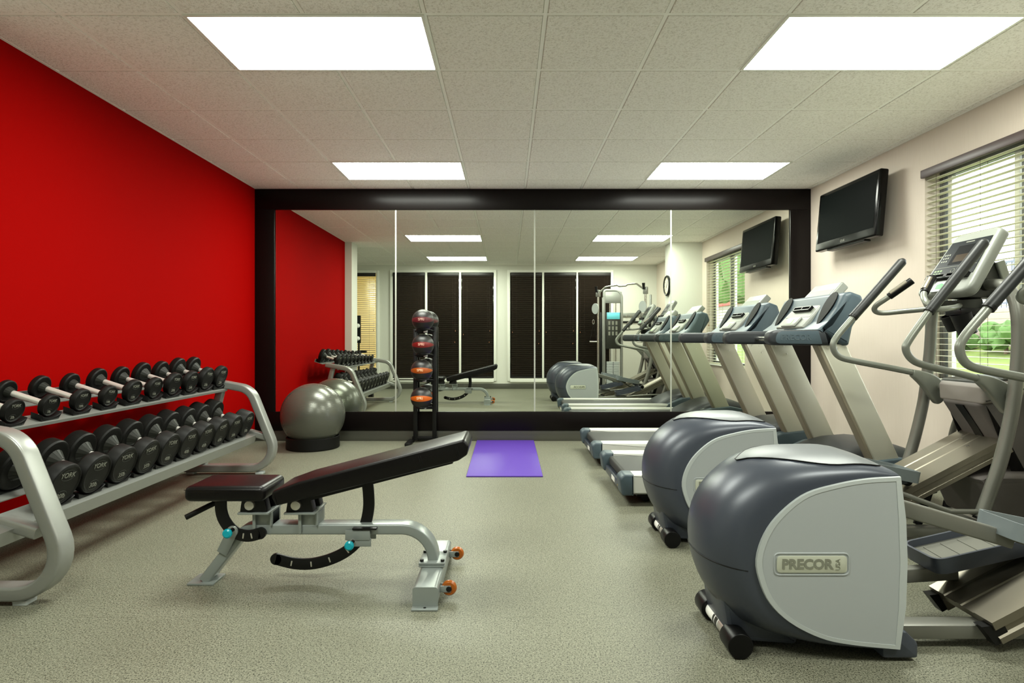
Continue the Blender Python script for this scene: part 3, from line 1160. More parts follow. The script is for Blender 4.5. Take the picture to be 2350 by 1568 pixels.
# ------------------------------------------------------------------ exercise ball and its ring
BC = V(-2.0, 5.98, 0.338)
BR = 0.32
o = obj('exercise_ball', G().sphere(BC, BR, 64, 40), M['ball'], loc=BC, angle=180)
tag(o, 'large shiny grey exercise ball in the corner by the mirror', 'exercise ball')
o = obj('ball_base', G().lathe([(0.255, 0.0), (0.265, 0.01), (0.262, 0.115), (0.255, 0.122), (0.247, 0.118), (0.242, 0.095), (0.242, 0.0)],
                               (BC.x, BC.y, 0), (0, 0, 1), 64), M['rubber'], loc=(BC.x, BC.y, 0))
tag(o, 'low round black ring base holding up the grey exercise ball', 'ball stand')

# ------------------------------------------------------------------ medicine ball tower
MB = (-0.895, 6.2, 0.0)
t = thing('medicine_ball_rack', 'narrow black steel tower holding four medicine balls before the mirror', 'ball rack', MB)
for x in (-0.995, -0.79):
    obj('post', G().bx(x - 0.022, x + 0.022, 6.262, 6.306, 0.02, 1.245 if x > -0.9 else 1.22, 0.003), M['black'], t)
    g = G().bx(x - 0.03 + (-0.045 if x < -0.9 else 0.045), x + 0.03 + (-0.045 if x < -0.9 else 0.045), 6.03, 6.31, 0.0, 0.03, 0.004)
    obj('foot', g, M['black'], t)
obj('crossbar', G().bx(-1.03, -0.755, 6.265, 6.303, 0.03, 0.062, 0.003), M['black'], t)
balls = [(-0.893, 1.312, 'maroon'), (-0.893, 1.052, 'red'), (-0.905, 0.784, 'orange'), (-0.908, 0.492, 'bright orange')]
R0 = 0.115
for x, z, cname in balls:
    g = G()
    zc = z - R0 * 0.82
    rr = R0 * 0.60
    ring = [V(x + rr * math.cos(a * PI / 12), 6.135 + rr * math.sin(a * PI / 12), zc) for a in range(24)]
    g.tube(ring, 0.005, 8, closed=True)
    for px in (-0.995, -0.79):
        s = -1 if px < -0.9 else 1
        g.tube([V(px, 6.265, zc - 0.02), V(px - s * 0.02, 6.22, zc - 0.012), V(x + s * rr * 0.8, 6.135 + rr * 0.6, zc)], 0.005, 8)
    obj('ball_cradle', g, M['black'], t)
    obj('size_tag', G().bx(x - 0.012, x + 0.03, 6.262, 6.268, zc - 0.035, zc - 0.008, 0.001), M['paper'], t)
    obj('cradle_plate', G().bx(-0.995, -0.79, 6.268, 6.275, zc - 0.04, zc - 0.004, 0.001), M['black'], t)
cols_mb = {'maroon': (84, 22, 28), 'red': (112, 18, 16), 'orange': (160, 74, 10), 'bright orange': (196, 90, 6)}
for k, (x, z, cname) in enumerate(balls):
    c = V(x, 6.135, z)
    pos = ['topmost', 'second from the top', 'third from the top', 'lowest'][k]
    o = obj('medicine_ball', G().sphere(c, R0, 48, 28), medicine_material('medicine_ball_' + cname.replace(' ', '_'), cols_mb[cname]), loc=c, angle=180)
    o.rotation_euler = (0, 0, 0.02)
    tag(o, 'black medicine ball with a %s band, %s on the tower' % (cname, pos), 'medicine ball', 'medicine balls on the tower')
    Mt = Matrix(((1, 0, 0, 0), (0, 0, -1, 0), (0, 1, 0, 0), (0, 0, 0, 1)))
    def onball(p):
        y = -math.sqrt(max(1e-6, (R0 + 0.0012) ** 2 - p.x ** 2 - p.z ** 2))
        return Vector((p.x, y, p.z)) + c
    g = G().text('SPRI', 0.036, Matrix.Translation((-0.006, 0, 0.006)) @ Mt, 0.0, 0.0006, fn=onball)
    obj('lettering', g, mat('pale_print_%d' % k, ((196, 150, 136), (226, 170, 150), (240, 196, 150), (250, 214, 170))[k], 0.5), o, flat=True)

# ------------------------------------------------------------------ yoga mat
g = G().bx(-0.335, 0.285, 4.70, 6.345, 0.0, 0.011, 0.003)
o = obj('yoga_mat', g, M['purple'], loc=(-0.025, 5.5, 0))
tag(o, 'purple yoga mat lying on the floor below the mirror', 'yoga mat')

# ------------------------------------------------------------------ adjustable bench
BY = 2.70
bench = thing('weight_bench', 'adjustable black padded weight bench on a grey frame, backrest raised', 'weight bench', (-0.85, BY, 0))
d0 = 2.66
def bp(u, v, d=d0):
    x, z = xz(u, v, d)
    return V(x, BY, z)
g = G()
path = fillet([(bp(466, 1331), 0), (bp(560, 1216), 0.07), (bp(993, 1216), 0.145), (bp(993, 1292), 0)], 12)
path[0].z = 0.012
g.rtube(path, 0.085, 0.047, (0, 1, 0), 0.008, 3)
obj('main_frame', g, M['benchgrey'], bench)
g = G()
fx = path[0].x
g.bx(fx - 0.065, fx + 0.055, BY - 0.06, BY + 0.06, 0.0, 0.010, 0.003)
obj('foot_plate', g, M['benchgrey'], bench)
# rear cross foot
CXc = -0.343
g = G()
g.rtube([V(CXc, 2.425, 0.048), V(CXc, 2.975, 0.048)], 0.106, 0.08, (1, 0, 0), 0.016, 4)
obj('cross_foot', g, M['benchgrey'], bench)
for yy, s in ((2.425, -1), (2.975, 1)):
    g = G()
    g.prism(rpoly([(CXc - 0.053, 0.0), (CXc + 0.053, 0.0), (CXc + 0.053, 0.088), (CXc - 0.053, 0.088)], [0, 0, 0.015, 0.015]), yy + s * 0.001, yy + s * 0.006, 'y')
    g.bx(CXc - 0.055, CXc + 0.055, yy, yy + s * 0.035, 0.0, 0.009, 0.003)
    e = obj('end_plate', g, M['benchgrey'], bench)
    obj('bolt_hole', G().cyl((CXc, yy + s * 0.02, 0.0085), (CXc, yy + s * 0.02, 0.0098), 0.006, seg=14), M['black'], e)
g = G()
g.bx(CXc - 0.06, CXc + 0.06, BY - 0.075, BY + 0.075, 0.088, 0.098, 0.004)
g.bx(CXc - 0.06, CXc + 0.06, BY - 0.075, BY + 0.075, 0.099, 0.109, 0.004)
mp = obj('mount_plate', g, M['benchgrey'], bench)
for sx in (-1, 1):
    for sy in (-1, 1):
        obj('bolt', G().cyl((CXc + sx * 0.047, BY + sy * 0.055, 0.109), (CXc + sx * 0.047, BY + sy * 0.055, 0.119), 0.009, seg=12, bevel=0.002), M['black'], mp)
for yy in (2.50, 2.90):
    w = G()
    wx, wz = CXc + 0.092, 0.052
    prof = [(0.012, -0.012), (0.026, -0.012), (0.031, -0.007), (0.033, 0.0), (0.031, 0.007), (0.026, 0.012), (0.012, 0.012)]
    w.lathe(prof + [prof[0]], (wx, yy, wz), (0, 1, 0), 32)
    wh = obj('wheel', w, M['orange_wheel'], bench, label='orange wheel')
    g = G().cyl((wx, yy - 0.019, wz), (wx, yy + 0.019, wz), 0.012, seg=20, bevel=0.002)
    obj('wheel_hub', g, M['black'], wh)
    g = G()
    for s in (-1, 1):
        obj('wheel_bracket', G().bx(CXc + 0.052, wx + 0.008, yy + s * 0.0145 - 0.002, yy + s * 0.0145 + 0.002, wz - 0.014, wz + 0.014, 0.001), M['benchgrey'], bench)
# seat pad
def pad(x0, x1, z0, z1, name, y0=2.572, y1=2.828):
    tb = bmesh.new()
    bmesh.ops.create_cube(tb, size=1)
    bmesh.ops.scale(tb, vec=(x1 - x0, y1 - y0, z1 - z0), verts=tb.verts)
    bmesh.ops.bevel(tb, geom=list(tb.edges), offset=0.026, segments=5, affect='EDGES', profile=0.5)
    return G().merge(tb, Matrix.Translation(((x0 + x1) / 2, (y0 + y1) / 2, (z0 + z1) / 2)))
seat = obj('seat', pad(-1.437, -1.078, 0.396, 0.466, 'seat'), M['vinyl'], bench, angle=60)
g = G()
sp = [V(-1.435, 2.579, 0.450), V(-1.41, 2.5718, 0.452), V(-1.12, 2.5718, 0.452), V(-1.093, 2.579, 0.450)]
g.tube(sp, 0.0014, 6)
obj('seam', g, M['black'], seat)
# back pad
BA = math.radians(14.2)
B0 = V(-1.025, BY, 0.385)
def bl(a, n, y=BY):     # along / normal
    return V(B0.x + a * math.cos(BA) - n * math.sin(BA), y, B0.z + a * math.sin(BA) + n * math.cos(BA))
tb = bmesh.new()
prof = rpoly([(0.0, -0.004), (0.83, -0.008), (0.875, 0.008), (0.892, 0.045), (0.88, 0.080), (0.12, 0.076), (0.0, 0.064), (-0.012, 0.04)],
             [0.012, 0.05, 0.02, 0.02, 0.03, 0.05, 0.015, 0.015], 5)
poly = []
for a, n in prof:
    q = bl(a, n)
    poly.append((q.x, q.z))
g = G().prism(poly, 2.566, 2.834, 'y', bevel=0.014, seg=4)
back = obj('backrest', g, M['vinyl'], bench, angle=50)
for a in (0.665, 0.675, 0.835, 0.841):
    g = G()
    pts = [bl(a, 0.0, 2.5655), bl(a, 0.055, 2.5655), bl(a, 0.074, 2.578), bl(a, 0.0775, 2.60), bl(a, 0.0775, 2.80), bl(a, 0.074, 2.822), bl(a, 0.055, 2.8345), bl(a, 0.0, 2.8345)]
    g.tube(pts, 0.0012, 6)
    obj('seam', g, M['black'], back)
g = G()
g.prism([(bl(0.12, -0.022).x, bl(0.12, -0.022).z), (bl(0.80, -0.018).x, bl(0.80, -0.018).z), (bl(0.80, -0.006).x, bl(0.80, -0.006).z), (bl(0.12, -0.006).x, bl(0.12, -0.006).z)], 2.60, 2.80, 'y')
obj('back_board', g, M['black'], bench)
# pivots
for u in (574, 680):
    px = xz(u, 1165, 2.62)[0]
    g = G()
    g.prism(rpoly([(px - 0.050, 0.338), (px + 0.075, 0.338), (px + 0.060, 0.405), (px - 0.040, 0.405)], 0.006), 2.625, 2.675, 'y', bevel=0.004)
    g.prism(rpoly([(px - 0.050, 0.338), (px + 0.075, 0.338), (px + 0.060, 0.405), (px - 0.040, 0.405)], 0.006), 2.725, 2.775, 'y', bevel=0.004)
    pv = obj('pivot_block', g, M['black'], bench)
    obj('pivot_cap', G().cyl((px, 2.606, 0.373), (px, 2.626, 0.373), 0.0215, seg=28, bevel=0.003), M['satin'], pv, label='round silver pivot cap')
    g = G()
    g.bx(px - 0.055, px + 0.085, 2.612, 2.785, 0.330, 0.3385, 0.002)
    g.bx(px + 0.078, px + 0.086, 2.645, 2.755, 0.27, 0.332, 0.002)
    g.bx(px + 0.0, px + 0.014, 2.640, 2.654, 0.235, 0.332, 0.003)
    g.bx(px + 0.0, px + 0.014, 2.746, 2.760, 0.235, 0.332, 0.003)
    g.bx(px + 0.0, px + 0.086, 2.66, 2.74, 0.262, 0.332, 0.002)
    obj('pivot_bracket', g, M['benchgrey'], bench)
# curved adjustment arms
def arc_arm(name, pts, w, slots, BY=BY):
    p = catmull([V(*xz(u, v, BY)[:1], BY, xz(u, v, BY)[1]) for u, v in pts], 8)
    g = G()
    g.rtube(p, 0.014, w, (0, 1, 0), 0.003, 2)
    e0 = p[-1]
    g.cyl((e0.x, BY - 0.007, e0.z), (e0.x, BY + 0.007, e0.z), w / 2, seg=24)
    a = obj(name, g, M['black'], bench)
    if slots:
        g = G()
        n = len(p)
        for f in slots:
            i = int(f * (n - 2))
            t0 = (p[i + 1] - p[i]).normalized()
            ang = math.atan2(t0.z, t0.x)
            g.box((p[i].x, BY, p[i].z), (0.008, 0.0165, 0.026), 0.003, M=Matrix.Rotation(-ang, 4, 'Y'))
        obj('pin_slot', g, M['satin'], a)
arc_arm('back_support_arm', [(843, 1105), (846, 1135), (846, 1168), (838, 1205), (822, 1240), (794, 1266), (757, 1284), (715, 1294), (675, 1293), (634, 1283)], 0.052, (0.56, 0.68, 0.8, 0.92))
arc_arm('seat_support_arm', [(507, 1152), (508, 1172), (514, 1192), (528, 1212), (548, 1226), (572, 1230), (598, 1224)], 0.052, (0.78, 0.9), 2.640)
g = G()
g.bx(*[xz(806, 1, 2.62)[0], xz(862, 1, 2.62)[0]], 2.634, 2.766, 0.254, 0.2625, 0.002)
obj('slot_plate', g, M['black'], bench)
x0, x1 = xz(790, 1, 2.63)[0], xz(848, 1, 2.63)[0]
for yy in (2.640, 2.752):
    g = G()
    g.bx(x0, x1, yy, yy + 0.008, 0.205, 0.252, 0.004)
    g.bx(x0 + 0.01, x1 + 0.003, yy + (0.004 if yy < 2.7 else -0.004), yy + (0.012 if yy < 2.7 else 0.004), 0.175, 0.215, 0.004)
    obj('guide_plate', g, M['benchgrey'], bench)
def knob(u, v, tx, tz, yk=2.60):
    kx, kz = xz(u, v, yk)
    g = G().cyl((tx, 2.69, tz), (kx, yk + 0.028, kz), 0.013, seg=18)
    st = obj('pin_sleeve', g, M['satin'], bench)
    g = G().cyl((kx + 0.006, yk + 0.035, kz + 0.005), (kx, yk, kz), 0.009, seg=16)
    obj('pin', g, M['black'], st)
    g = G().lathe([(0.0, 0.0), (0.017, 0.001), (0.021, 0.005), (0.0205, 0.013), (0.014, 0.018), (0.0, 0.018)], (kx, yk + 0.003, kz), (0, -1, 0), 28)
    obj('pull_knob', g, M['teal'], bench, label='turquoise pull knob')
knob(523, 1224, xz(535, 1214, 2.68)[0], xz(535, 1214, 2.68)[1], 2.572)
knob(802, 1252, xz(815, 1236, 2.68)[0], xz(815, 1236, 2.68)[1])
a, b = xz(536, 1218, 2.64), xz(506, 1272, 2.64)
g = G()
g.rtube([V(a[0], 2.628, a[1]), V(b[0], 2.652, b[1])], 0.008, 0.05, (0, 1, 0), 0.004, 2)
g.cyl((a[0], 2.624, a[1]), (a[0], 2.632, a[1]), 0.025, seg=20)
obj('lug_plate', g, M['benchgrey'], bench)
a, b, c = xz(500, 1152, 2.66), xz(478, 1162, 2.66), xz(426, 1188, 2.62)
g = G().tube([V(a[0], 2.67, a[1]), V(b[0], 2.66, b[1]), V(c[0], 2.62, c[1])], 0.0125, 16)
obj('grip_handle', g, M['rubber'], bench)

# ------------------------------------------------------------------ treadmills
def make_treadmill(label):
    """origin at the middle of the belt's width; x along the belt (front = +x)."""
    t = thing('treadmill', label, 'treadmill', (0, 0, 0))
    for s in (-1, 1):
        y0, y1 = (0.30, 0.435) if s > 0 else (-0.435, -0.30)
        g = G()
        pr = rpoly([(0.82, 0.085), (2.45, 0.085), (2.45, 0.214), (0.82, 0.214)], 0.006)
        g.prism(pr, y0, y1, 'y', bevel=0.010, seg=3)
        obj('side_rail', g, M['tread_rail'], t)
        g = G()
        pr = rpoly([(0.76, 0.075), (0.84, 0.075), (0.84, 0.216), (0.775, 0.216), (0.745, 0.19)], [0.02, 0.004, 0.006, 0.03, 0.03], 4)
        g.prism(pr, y0 - 0.004, y1 + 0.004, 'y', bevel=0.014, seg=3)
        obj('end_cap', g, M['tread_blue'], t)
    obj('belt', G().bx(0.80, 2.40, -0.30, 0.30, 0.12, 0.198, 0.025, 4), M['belt'], t)
    g = G()
    for k, xx in enumerate((1.28, 1.297, 1.314, 1.331, 1.348, 1.38, 1.41, 1.5, 1.62)):
        g.bx(xx, xx + 0.009, -0.285, -0.215, 0.1975, 0.1984)
    obj('belt_print', g, M['letter'], t, flat=True)
    g = G().bx(0.79, 0.83, -0.30, 0.30, 0.06, 0.115, 0.01)
    g.bx(0.772, 0.80, -0.30, 0.30, 0.07, 0.125, 0.008)
    ec = obj('rear_crossbar', g, M['shell'], t)
    obj('warning_label', G().bx(0.7705, 0.7725, -0.10, 0.02, 0.083, 0.115), M['paper'], ec, flat=True, label='white sticker')
    obj('caution_mark', G().bx(0.7705, 0.7725, -0.27, -0.21, 0.09, 0.10), mat('yellow_mark', (190, 160, 60), 0.5), ec, flat=True)
    g = G().bx(0.88, 2.60, -0.33, 0.33, 0.04, 0.12, 0.01)
    obj('underframe', g, M['black'], t)
    g = G()
    for xx in (0.95, 2.55):
        for s in (-1, 1):
            g.cyl((xx, s * 0.28 - 0.025, 0.033), (xx, s * 0.28 + 0.025, 0.033), 0.033, seg=20)
    obj('wheel', g, M['rubber2'], t)
    # motor hood
    g = G()
    outl = [(2.10, 0.20), (2.16, 0.245), (2.25, 0.295), (2.36, 0.345), (2.48, 0.378), (2.60, 0.388), (2.74, 0.375), (2.86, 0.335), (2.94, 0.27), (2.96, 0.17), (2.94, 0.07), (2.85, 0.05), (2.2, 0.06)]
    secs = []
    ws = [(-0.345, 0.55), (-0.335, 0.78), (-0.30, 0.92), (-0.2, 0.985), (0, 1.0), (0.2, 0.985), (0.30, 0.92), (0.335, 0.78), (0.345, 0.55)]
    rings = []
    for yy, k in ws:
        rings.append([g.bm.verts.new((2.55 + (x - 2.55) * (0.86 + 0.14 * k), yy, 0.05 + (z - 0.05) * (k if z > 0.19 else 1))) for x, z in outl])
    for A, B in zip(rings[:-1], rings[1:]):
        for j in range(len(outl)):
            j2 = (j + 1) % len(outl)
            g.bm.faces.new((A[j], A[j2], B[j2], B[j]))
    g.bm.faces.new(rings[0]); g.bm.faces.new(list(reversed(rings[-1])))
    hood = obj('motor_hood', g, M['tread_grey'], t, angle=50)
    for s in (-1, 1):
        pr = rpoly([(2.12, 0.13), (2.2, 0.215), (2.40, 0.30), (2.62, 0.325), (2.88, 0.27), (2.93, 0.13)], 0.03, 3)
        y0, y1 = (0.33, 0.438) if s > 0 else (-0.438, -0.33)
        obj('hood_skirt', G().prism(pr, y0, y1, 'y', bevel=0.012, seg=3), M['tread_blue'], hood)
    # uprights
    for s in (-1, 1):
        yc = s * 0.375
        g = G()
        pr = [(2.078, 1.085), (2.262, 1.085), (2.720, 0.10), (2.536, 0.10)]
        pr = [(2.085, 1.085), (2.262, 1.085), (2.720, 0.10), (2.543, 0.10)]
        g.prism(pr, yc - 0.042, yc + 0.042, 'y', bevel=0.012, seg=3)
        up = obj('upright', g, M['tread_post'], t)
        g = G()
        g.prism([(2.066, 1.085), (2.088, 1.085), (2.546, 0.10), (2.524, 0.10)], yc - 0.036, yc + 0.036, 'y', bevel=0.004)
        obj('edge_strip', g, M['tread_edge'], up)
        g = G()
        for bx_, bz in ((2.135, 1.06), (2.20, 1.06), (2.225, 1.0)):
            g.cyl((bx_, yc - 0.046, bz), (bx_, yc + 0.046, bz), 0.006, seg=12)
        obj('screw', g, M['satin'], up)
    # arms
    for s in (-1, 1):
        y0, y1 = (0.335, 0.435) if s > 0 else (-0.435, -0.335)
        g = G()
        pr = rpoly([(1.735, 1.077), (2.16, 1.074), (2.13, 1.178), (1.745, 1.178)], [0.06, 0.006, 0.006, 0.055], 6)
        g.prism(pr, y0, y1, 'y', bevel=0.024, seg=4)
        a = obj('handrail', g, M['tread_grey'], t, angle=50)
        yo = s * 0.4352
        g = G()
        pr = rpoly([(1.775, 1.088), (2.09, 1.085), (2.065, 1.172), (1.79, 1.170)], [0.05, 0.004, 0.004, 0.045], 6)
        g.prism(pr, yo - 0.0015, yo + 0.0015, 'y', bevel=0.001)
        obj('side_badge', g, M['tread_blue'], a)
        Mt = Matrix(((-s * -1.0 if s < 0 else -1.0, 0, 0, 0), (0, 0, 1, 0), (0, 1, 0, 0), (0, 0, 0, 1)))
        Mt = (Matrix(((1, 0, 0, 0), (0, 0, -1, 0), (0, 1, 0, 0), (0, 0, 0, 1))) if s < 0
              else Matrix(((-1, 0, 0, 0), (0, 0, 1, 0), (0, 1, 0, 0), (0, 0, 0, 1))))
        g = G().text('PRECOR', 0.054, Matrix.Translation((1.915, s * 0.437, 1.128)) @ Mt, 0.0012, 0.0012)
        obj('lettering', g, mat('slate_emboss_%d' % (s + 1), (70, 82, 88), 0.4), a, flat=True)
    obj('grab_bar', G().cyl((1.985, -0.335, 1.12), (1.985, 0.335, 1.12), 0.016, seg=18), M['chrome'], t)
    # console shell
    g = G()
    wing = rpoly([(2.06, 1.178), (2.235, 1.072), (2.275, 1.075), (2.30, 1.20), (2.385, 1.33), (2.36, 1.41), (2.285, 1.437), (2.245, 1.42), (2.20, 1.33), (2.14, 1.235)],
                 [0.01, 0.02, 0.02, 0.06, 0.04, 0.03, 0.03, 0.03, 0.05, 0.05], 4)
    g.prism(wing, -0.437, 0.437, 'y', bevel=0.03, seg=4)
    sh = obj('console_shell', g, M['tread_blue'], t, angle=50)
    for s in (-1, 1):
        # raised dark plate beside the display; the cup holder's shade is in its colour
        g = G()
        A = V(2.135, 0, 1.225); B = V(2.250, 0, 1.425)
        dx = (B - A).normalized()
        nn = V(-dx.z, 0, dx.x)
        ctr = (A + B) / 2 + nn * 0.004
        pts = []
        for k in range(20):
            a = 2 * PI * k / 20
            p = ctr + dx * (0.13 * math.sin(a)) + V(0, s * 0.312 + 0.082 * math.cos(a) * (0.4 + 0.3 * (math.sin(a) + 1)), 0)
            pts.append(g.bm.verts.new(p))
        g.bm.faces.new(pts)
        ext = bmesh.ops.extrude_face_region(g.bm, geom=list(g.bm.faces))
        bmesh.ops.translate(g.bm, vec=nn * 0.006, verts=[e for e in ext['geom'] if isinstance(e, bmesh.types.BMVert)])
        obj('recess_shade_plate', g, M['screen'], sh)
    # display slab
    A = V(2.085, 0, 1.190); B = V(2.385, 0, 1.515)
    dx = (B - A).normalized(); nn = V(-dx.z, 0, dx.x); L = (B - A).length
    R = Matrix(((dx.x, 0, nn.x, 0), (0, 1, 0, 0), (dx.z, 0, nn.z, 0), (0, 0, 0, 1)))
    S = Matrix.Translation(A) @ R
    def slab(x0, x1, hy, z0, z1, bev, hy2=None):
        tb = bmesh.new()
        bmesh.ops.create_cube(tb, size=1)
        for v in tb.verts:
            k = hy if v.co.x < 0 else (hy2 or hy)
            v.co = Vector((x0 if v.co.x < 0 else x1, k * (1 if v.co.y > 0 else -1), z0 if v.co.z < 0 else z1))
        if bev:
            bmesh.ops.bevel(tb, geom=list(tb.edges), offset=bev, segments=3, affect='EDGES', profile=0.5)
        return G().merge(tb, S)
    di = obj('display', slab(0.0, L, 0.205, -0.045, 0.018, 0.012, 0.185), M['console'], t)
    obj('display_face', slab(0.10, L - 0.07, 0.18, 0.0175, 0.0195, 0, 0.165), mat('pale_overlay', (108, 112, 102), 0.4, spec=0.2), di, flat=True)
    obj('keypad', slab(0.0, 0.09, 0.10, 0.015, 0.035, 0.01), M['console'], di)
    obj('green_key', slab(0.02, 0.065, 0.035, 0.034, 0.037, 0.0), mat('pale_green_key', (150, 205, 130), 0.4), di, flat=True)
    g = G()
    for x0, x1, y0, y1 in ((0.135, 0.143, -0.12, 0.12), (0.165, 0.173, -0.12, 0.12), (0.135, 0.173, -0.12, -0.112), (0.135, 0.173, 0.112, 0.12), (0.135, 0.173, -0.004, 0.004)):
        tb = bmesh.new()
        bmesh.ops.create_cube(tb, size=1)
        for v in tb.verts:
            v.co = Vector((x0 if v.co.x < 0 else x1, y0 if v.co.y < 0 else y1, 0.019 if v.co.z < 0 else 0.04))
        g.merge(tb, S @ Matrix.Translation((0.02, 0, 0)))
    obj('book_ledge', g, M['rubber2'], di)
    return t

tm = make_treadmill('silver treadmill nearest the camera, behind the elliptical machines')
tm2 = copy_tree(tm)
tm2['label'] = 'silver treadmill farther away, closest to the mirror'
tm.location = (0, 4.30, 0)
tm2.location = (-0.015, 5.475, 0)
for t_ in (tm, tm2):
    t_['group'] = 'treadmills by the mirror'

# ------------------------------------------------------------------ elliptical machines
def resample(pts, n):
    c = catmull([V(x, z, 0) for x, z in pts], 16)
    ls = [0.0]
    for a, b in zip(c[:-1], c[1:]):
        ls.append(ls[-1] + (b - a).length)
    out = []
    j = 0
    for i in range(n):
        s = ls[-1] * i / (n - 1)
        while j < len(c) - 2 and ls[j + 1] < s:
            j += 1
        f = (s - ls[j]) / max(1e-9, ls[j + 1] - ls[j])
        p = c[j].lerp(c[j + 1], f)
        out.append((p.x, p.y))
    return out

D_OUT = [(1.354, .648), (1.24, .641), (1.134, .622), (1.026, .589), (.939, .523), (.885, .452), (.857, .371), (.863, .301), (.900, .214),
         (.972, .144), (1.080, .090), (1.190, .067), (1.351, .051)]
C_OUT = [(1.345, .668), (1.25, .703), (1.13, .708), (1.00, .702), (.885, .668), (.785, .594), (.722, .50), (.700, .395), (.712, .285),
         (.765, .165), (.86, .085), (1.05, .040), (1.345, .022)]
NU = 56
HW = 0.205
def make_elliptical(label):
    t = thing('elliptical_machine', label, 'elliptical machine', (0, 0, 0))
    Cc, Dd = resample(C_OUT, NU), resample(D_OUT, NU)
    def surf(i, s):
        a = min(1.0, abs(s))
        k = 1 - (1 - a ** 2.2) ** (1 / 2.2)
        x = Cc[i][0] + (Dd[i][0] - Cc[i][0]) * k
        z = Cc[i][1] + (Dd[i][1] - Cc[i][1]) * k
        return V(x, HW * s, z)
    ss = [-1, -0.995, -0.98, -0.95, -0.9, -0.8, -0.65, -0.5, -0.25, 0, 0.25, 0.5, 0.65, 0.8, 0.9, 0.95, 0.98, 0.995, 1]
    g = G()
    grid = [[g.bm.verts.new(surf(i, s)) for s in ss] for i in range(NU)]
    for i in range(NU - 1):
        for j in range(len(ss) - 1):
            g.bm.faces.new((grid[i][j], grid[i + 1][j], grid[i + 1][j + 1], grid[i][j + 1]))
    g.bm.faces.new([grid[i][0] for i in range(NU)])
    g.bm.faces.new([grid[i][-1] for i in reversed(range(NU))])
    g.bm.faces.new(grid[0] + list(reversed(grid[-1])))
    hs = obj('drive_housing', g, M['shell'], t, angle=40)
    # normals for offset patches
    def nrm(i, s):
        i0, i1 = max(0, i - 1), min(NU - 1, i + 1)
        du = surf(i1, s) - surf(i0, s)
        dv = surf(i, min(0.98, s + 0.04)) - surf(i, max(-0.98, s - 0.04))
        n = du.cross(dv)
        n.normalize()
        c = V(1.05, 0, 0.36)
        if n.dot(surf(i, s) - c) < 0:
            n = -n
        return n
    # silver top cover
    g = G()
    i0, i1 = 1, 16
    m = 14
    rows_ = []
    for i in range(i0, i1 + 1):
        f = (i - i0) / (i1 - i0)
        smax = 0.84 if f < 0.35 else 0.84 * (1 - ((f - 0.35) / 0.65) ** 2.2) + 0.0
        if f < 0.12:
            smax = 0.84 - 0.10 * (1 - f / 0.12) ** 2
        smax = max(smax, 0.05)
        rows_.append([(surf(i, smax * (-1 + 2 * j / m)) + nrm(i, smax * (-1 + 2 * j / m)) * 0.003) for j in range(m + 1)])
    top = [[g.bm.verts.new(p) for p in r_] for r_ in rows_]
    for a in range(len(top) - 1):
        for j in range(m):
            g.bm.faces.new((top[a][j], top[a + 1][j], top[a + 1][j + 1], top[a][j + 1]))
    tp = obj('top_cover', g, M['top'], hs, angle=60)
    ring = [r_[0] for r_ in rows_] + rows_[-1][1:-1] + [r_[-1] for r_ in reversed(rows_)]
    obj('cover_seam', G().tube([p for p in ring], 0.0022, 6), M['black'], tp)
    # seam of the shell
    g = G()
    iu = 29
    g.tube([surf(iu, -0.99 + 1.98 * k / 40) for k in range(41)], 0.0018, 6)
    obj('shell_seam', g, M['black'], hs)
    # side panels with plaque
    for s in (-1, 1):
        g = G()
        cx, cz = 1.12, 0.36
        Do = [(x, z) for x, z in Dd]
        Di = [(cx + (x - cx) * 0.925, cz + (z - cz) * 0.945) for x, z in Dd]
        yb, yo = s * HW, s * (HW + 0.010)
        fx_ = 1.358
        bulge = [(1.372, .20), (1.377, .355), (1.372, .50)]
        outer = Do + bulge
        inner = Di + [(1.345, .20), (1.35, .355), (1.345, .50)]
        n = len(outer)
        r0 = [g.bm.verts.new((x, yb, z)) for x, z in outer]
        r1 = [g.bm.verts.new((x + (cx - x) * 0.006, yo, z + (cz - z) * 0.006)) for x, z in outer]
        r2 = [g.bm.verts.new((x, yo + s * 0.0005, z)) for x, z in inner]
        r3 = [g.bm.verts.new((x, yo - s * 0.0035, z)) for x, z in inner]
        for A, B in ((r0, r1), (r1, r2), (r2, r3)):
            for j in range(n):
                j2 = (j + 1) % n
                g.bm.faces.new((A[j], A[j2], B[j2], B[j]))
        rm = obj('side_rim', g, M['rim'], hs, angle=30)
        g = G()
        poly = inner
        g.prism(poly, yb + s * 0.002, yo - s * 0.0012, 'y')
        pn = obj('side_panel', g, M['panel'], t, angle=30)
        # plaque
        px0, px1, pz0, pz1 = 0.925, 1.166, 0.318, 0.376
        rp = rpoly([(px0, pz0), (px1, pz0), (px1, pz1), (px0, pz1)], 0.014, 4)
        rq = rpoly([(px0 - 0.008, pz0 - 0.008), (px1 + 0.008, pz0 - 0.008), (px1 + 0.008, pz1 + 0.008), (px0 - 0.008, pz1 + 0.008)], 0.018, 4)
        ya = yo - s * 0.0012
        g = G()
        ringp = [V(x, ya, z) for x, z in rq]
        g.tube(ringp, 0.003, 6, closed=True)
        obj('plaque_rim', g, M['panel'], pn)
        g = G().prism(rp, ya, ya + s * 0.004, 'y', bevel=0.0015)
        pl = obj('plaque', g, M['plaque'], pn)
        Mt = (Matrix(((1, 0, 0, 0), (0, 0, -1, 0), (0, 1, 0, 0), (0, 0, 0, 1))) if s < 0
              else Matrix(((-1, 0, 0, 0), (0, 0, 1, 0), (0, 1, 0, 0), (0, 0, 0, 1))))
        pc = (px0 + px1) / 2
        g = G().text('PRECOR', 0.0465, Matrix.Translation((pc - (0.017 if s < 0 else -0.017), ya + s * 0.0045, 0.347)) @ Mt, 0.001, 0.0017)
        obj('lettering', g, M['plaque_text'], pn, flat=True)
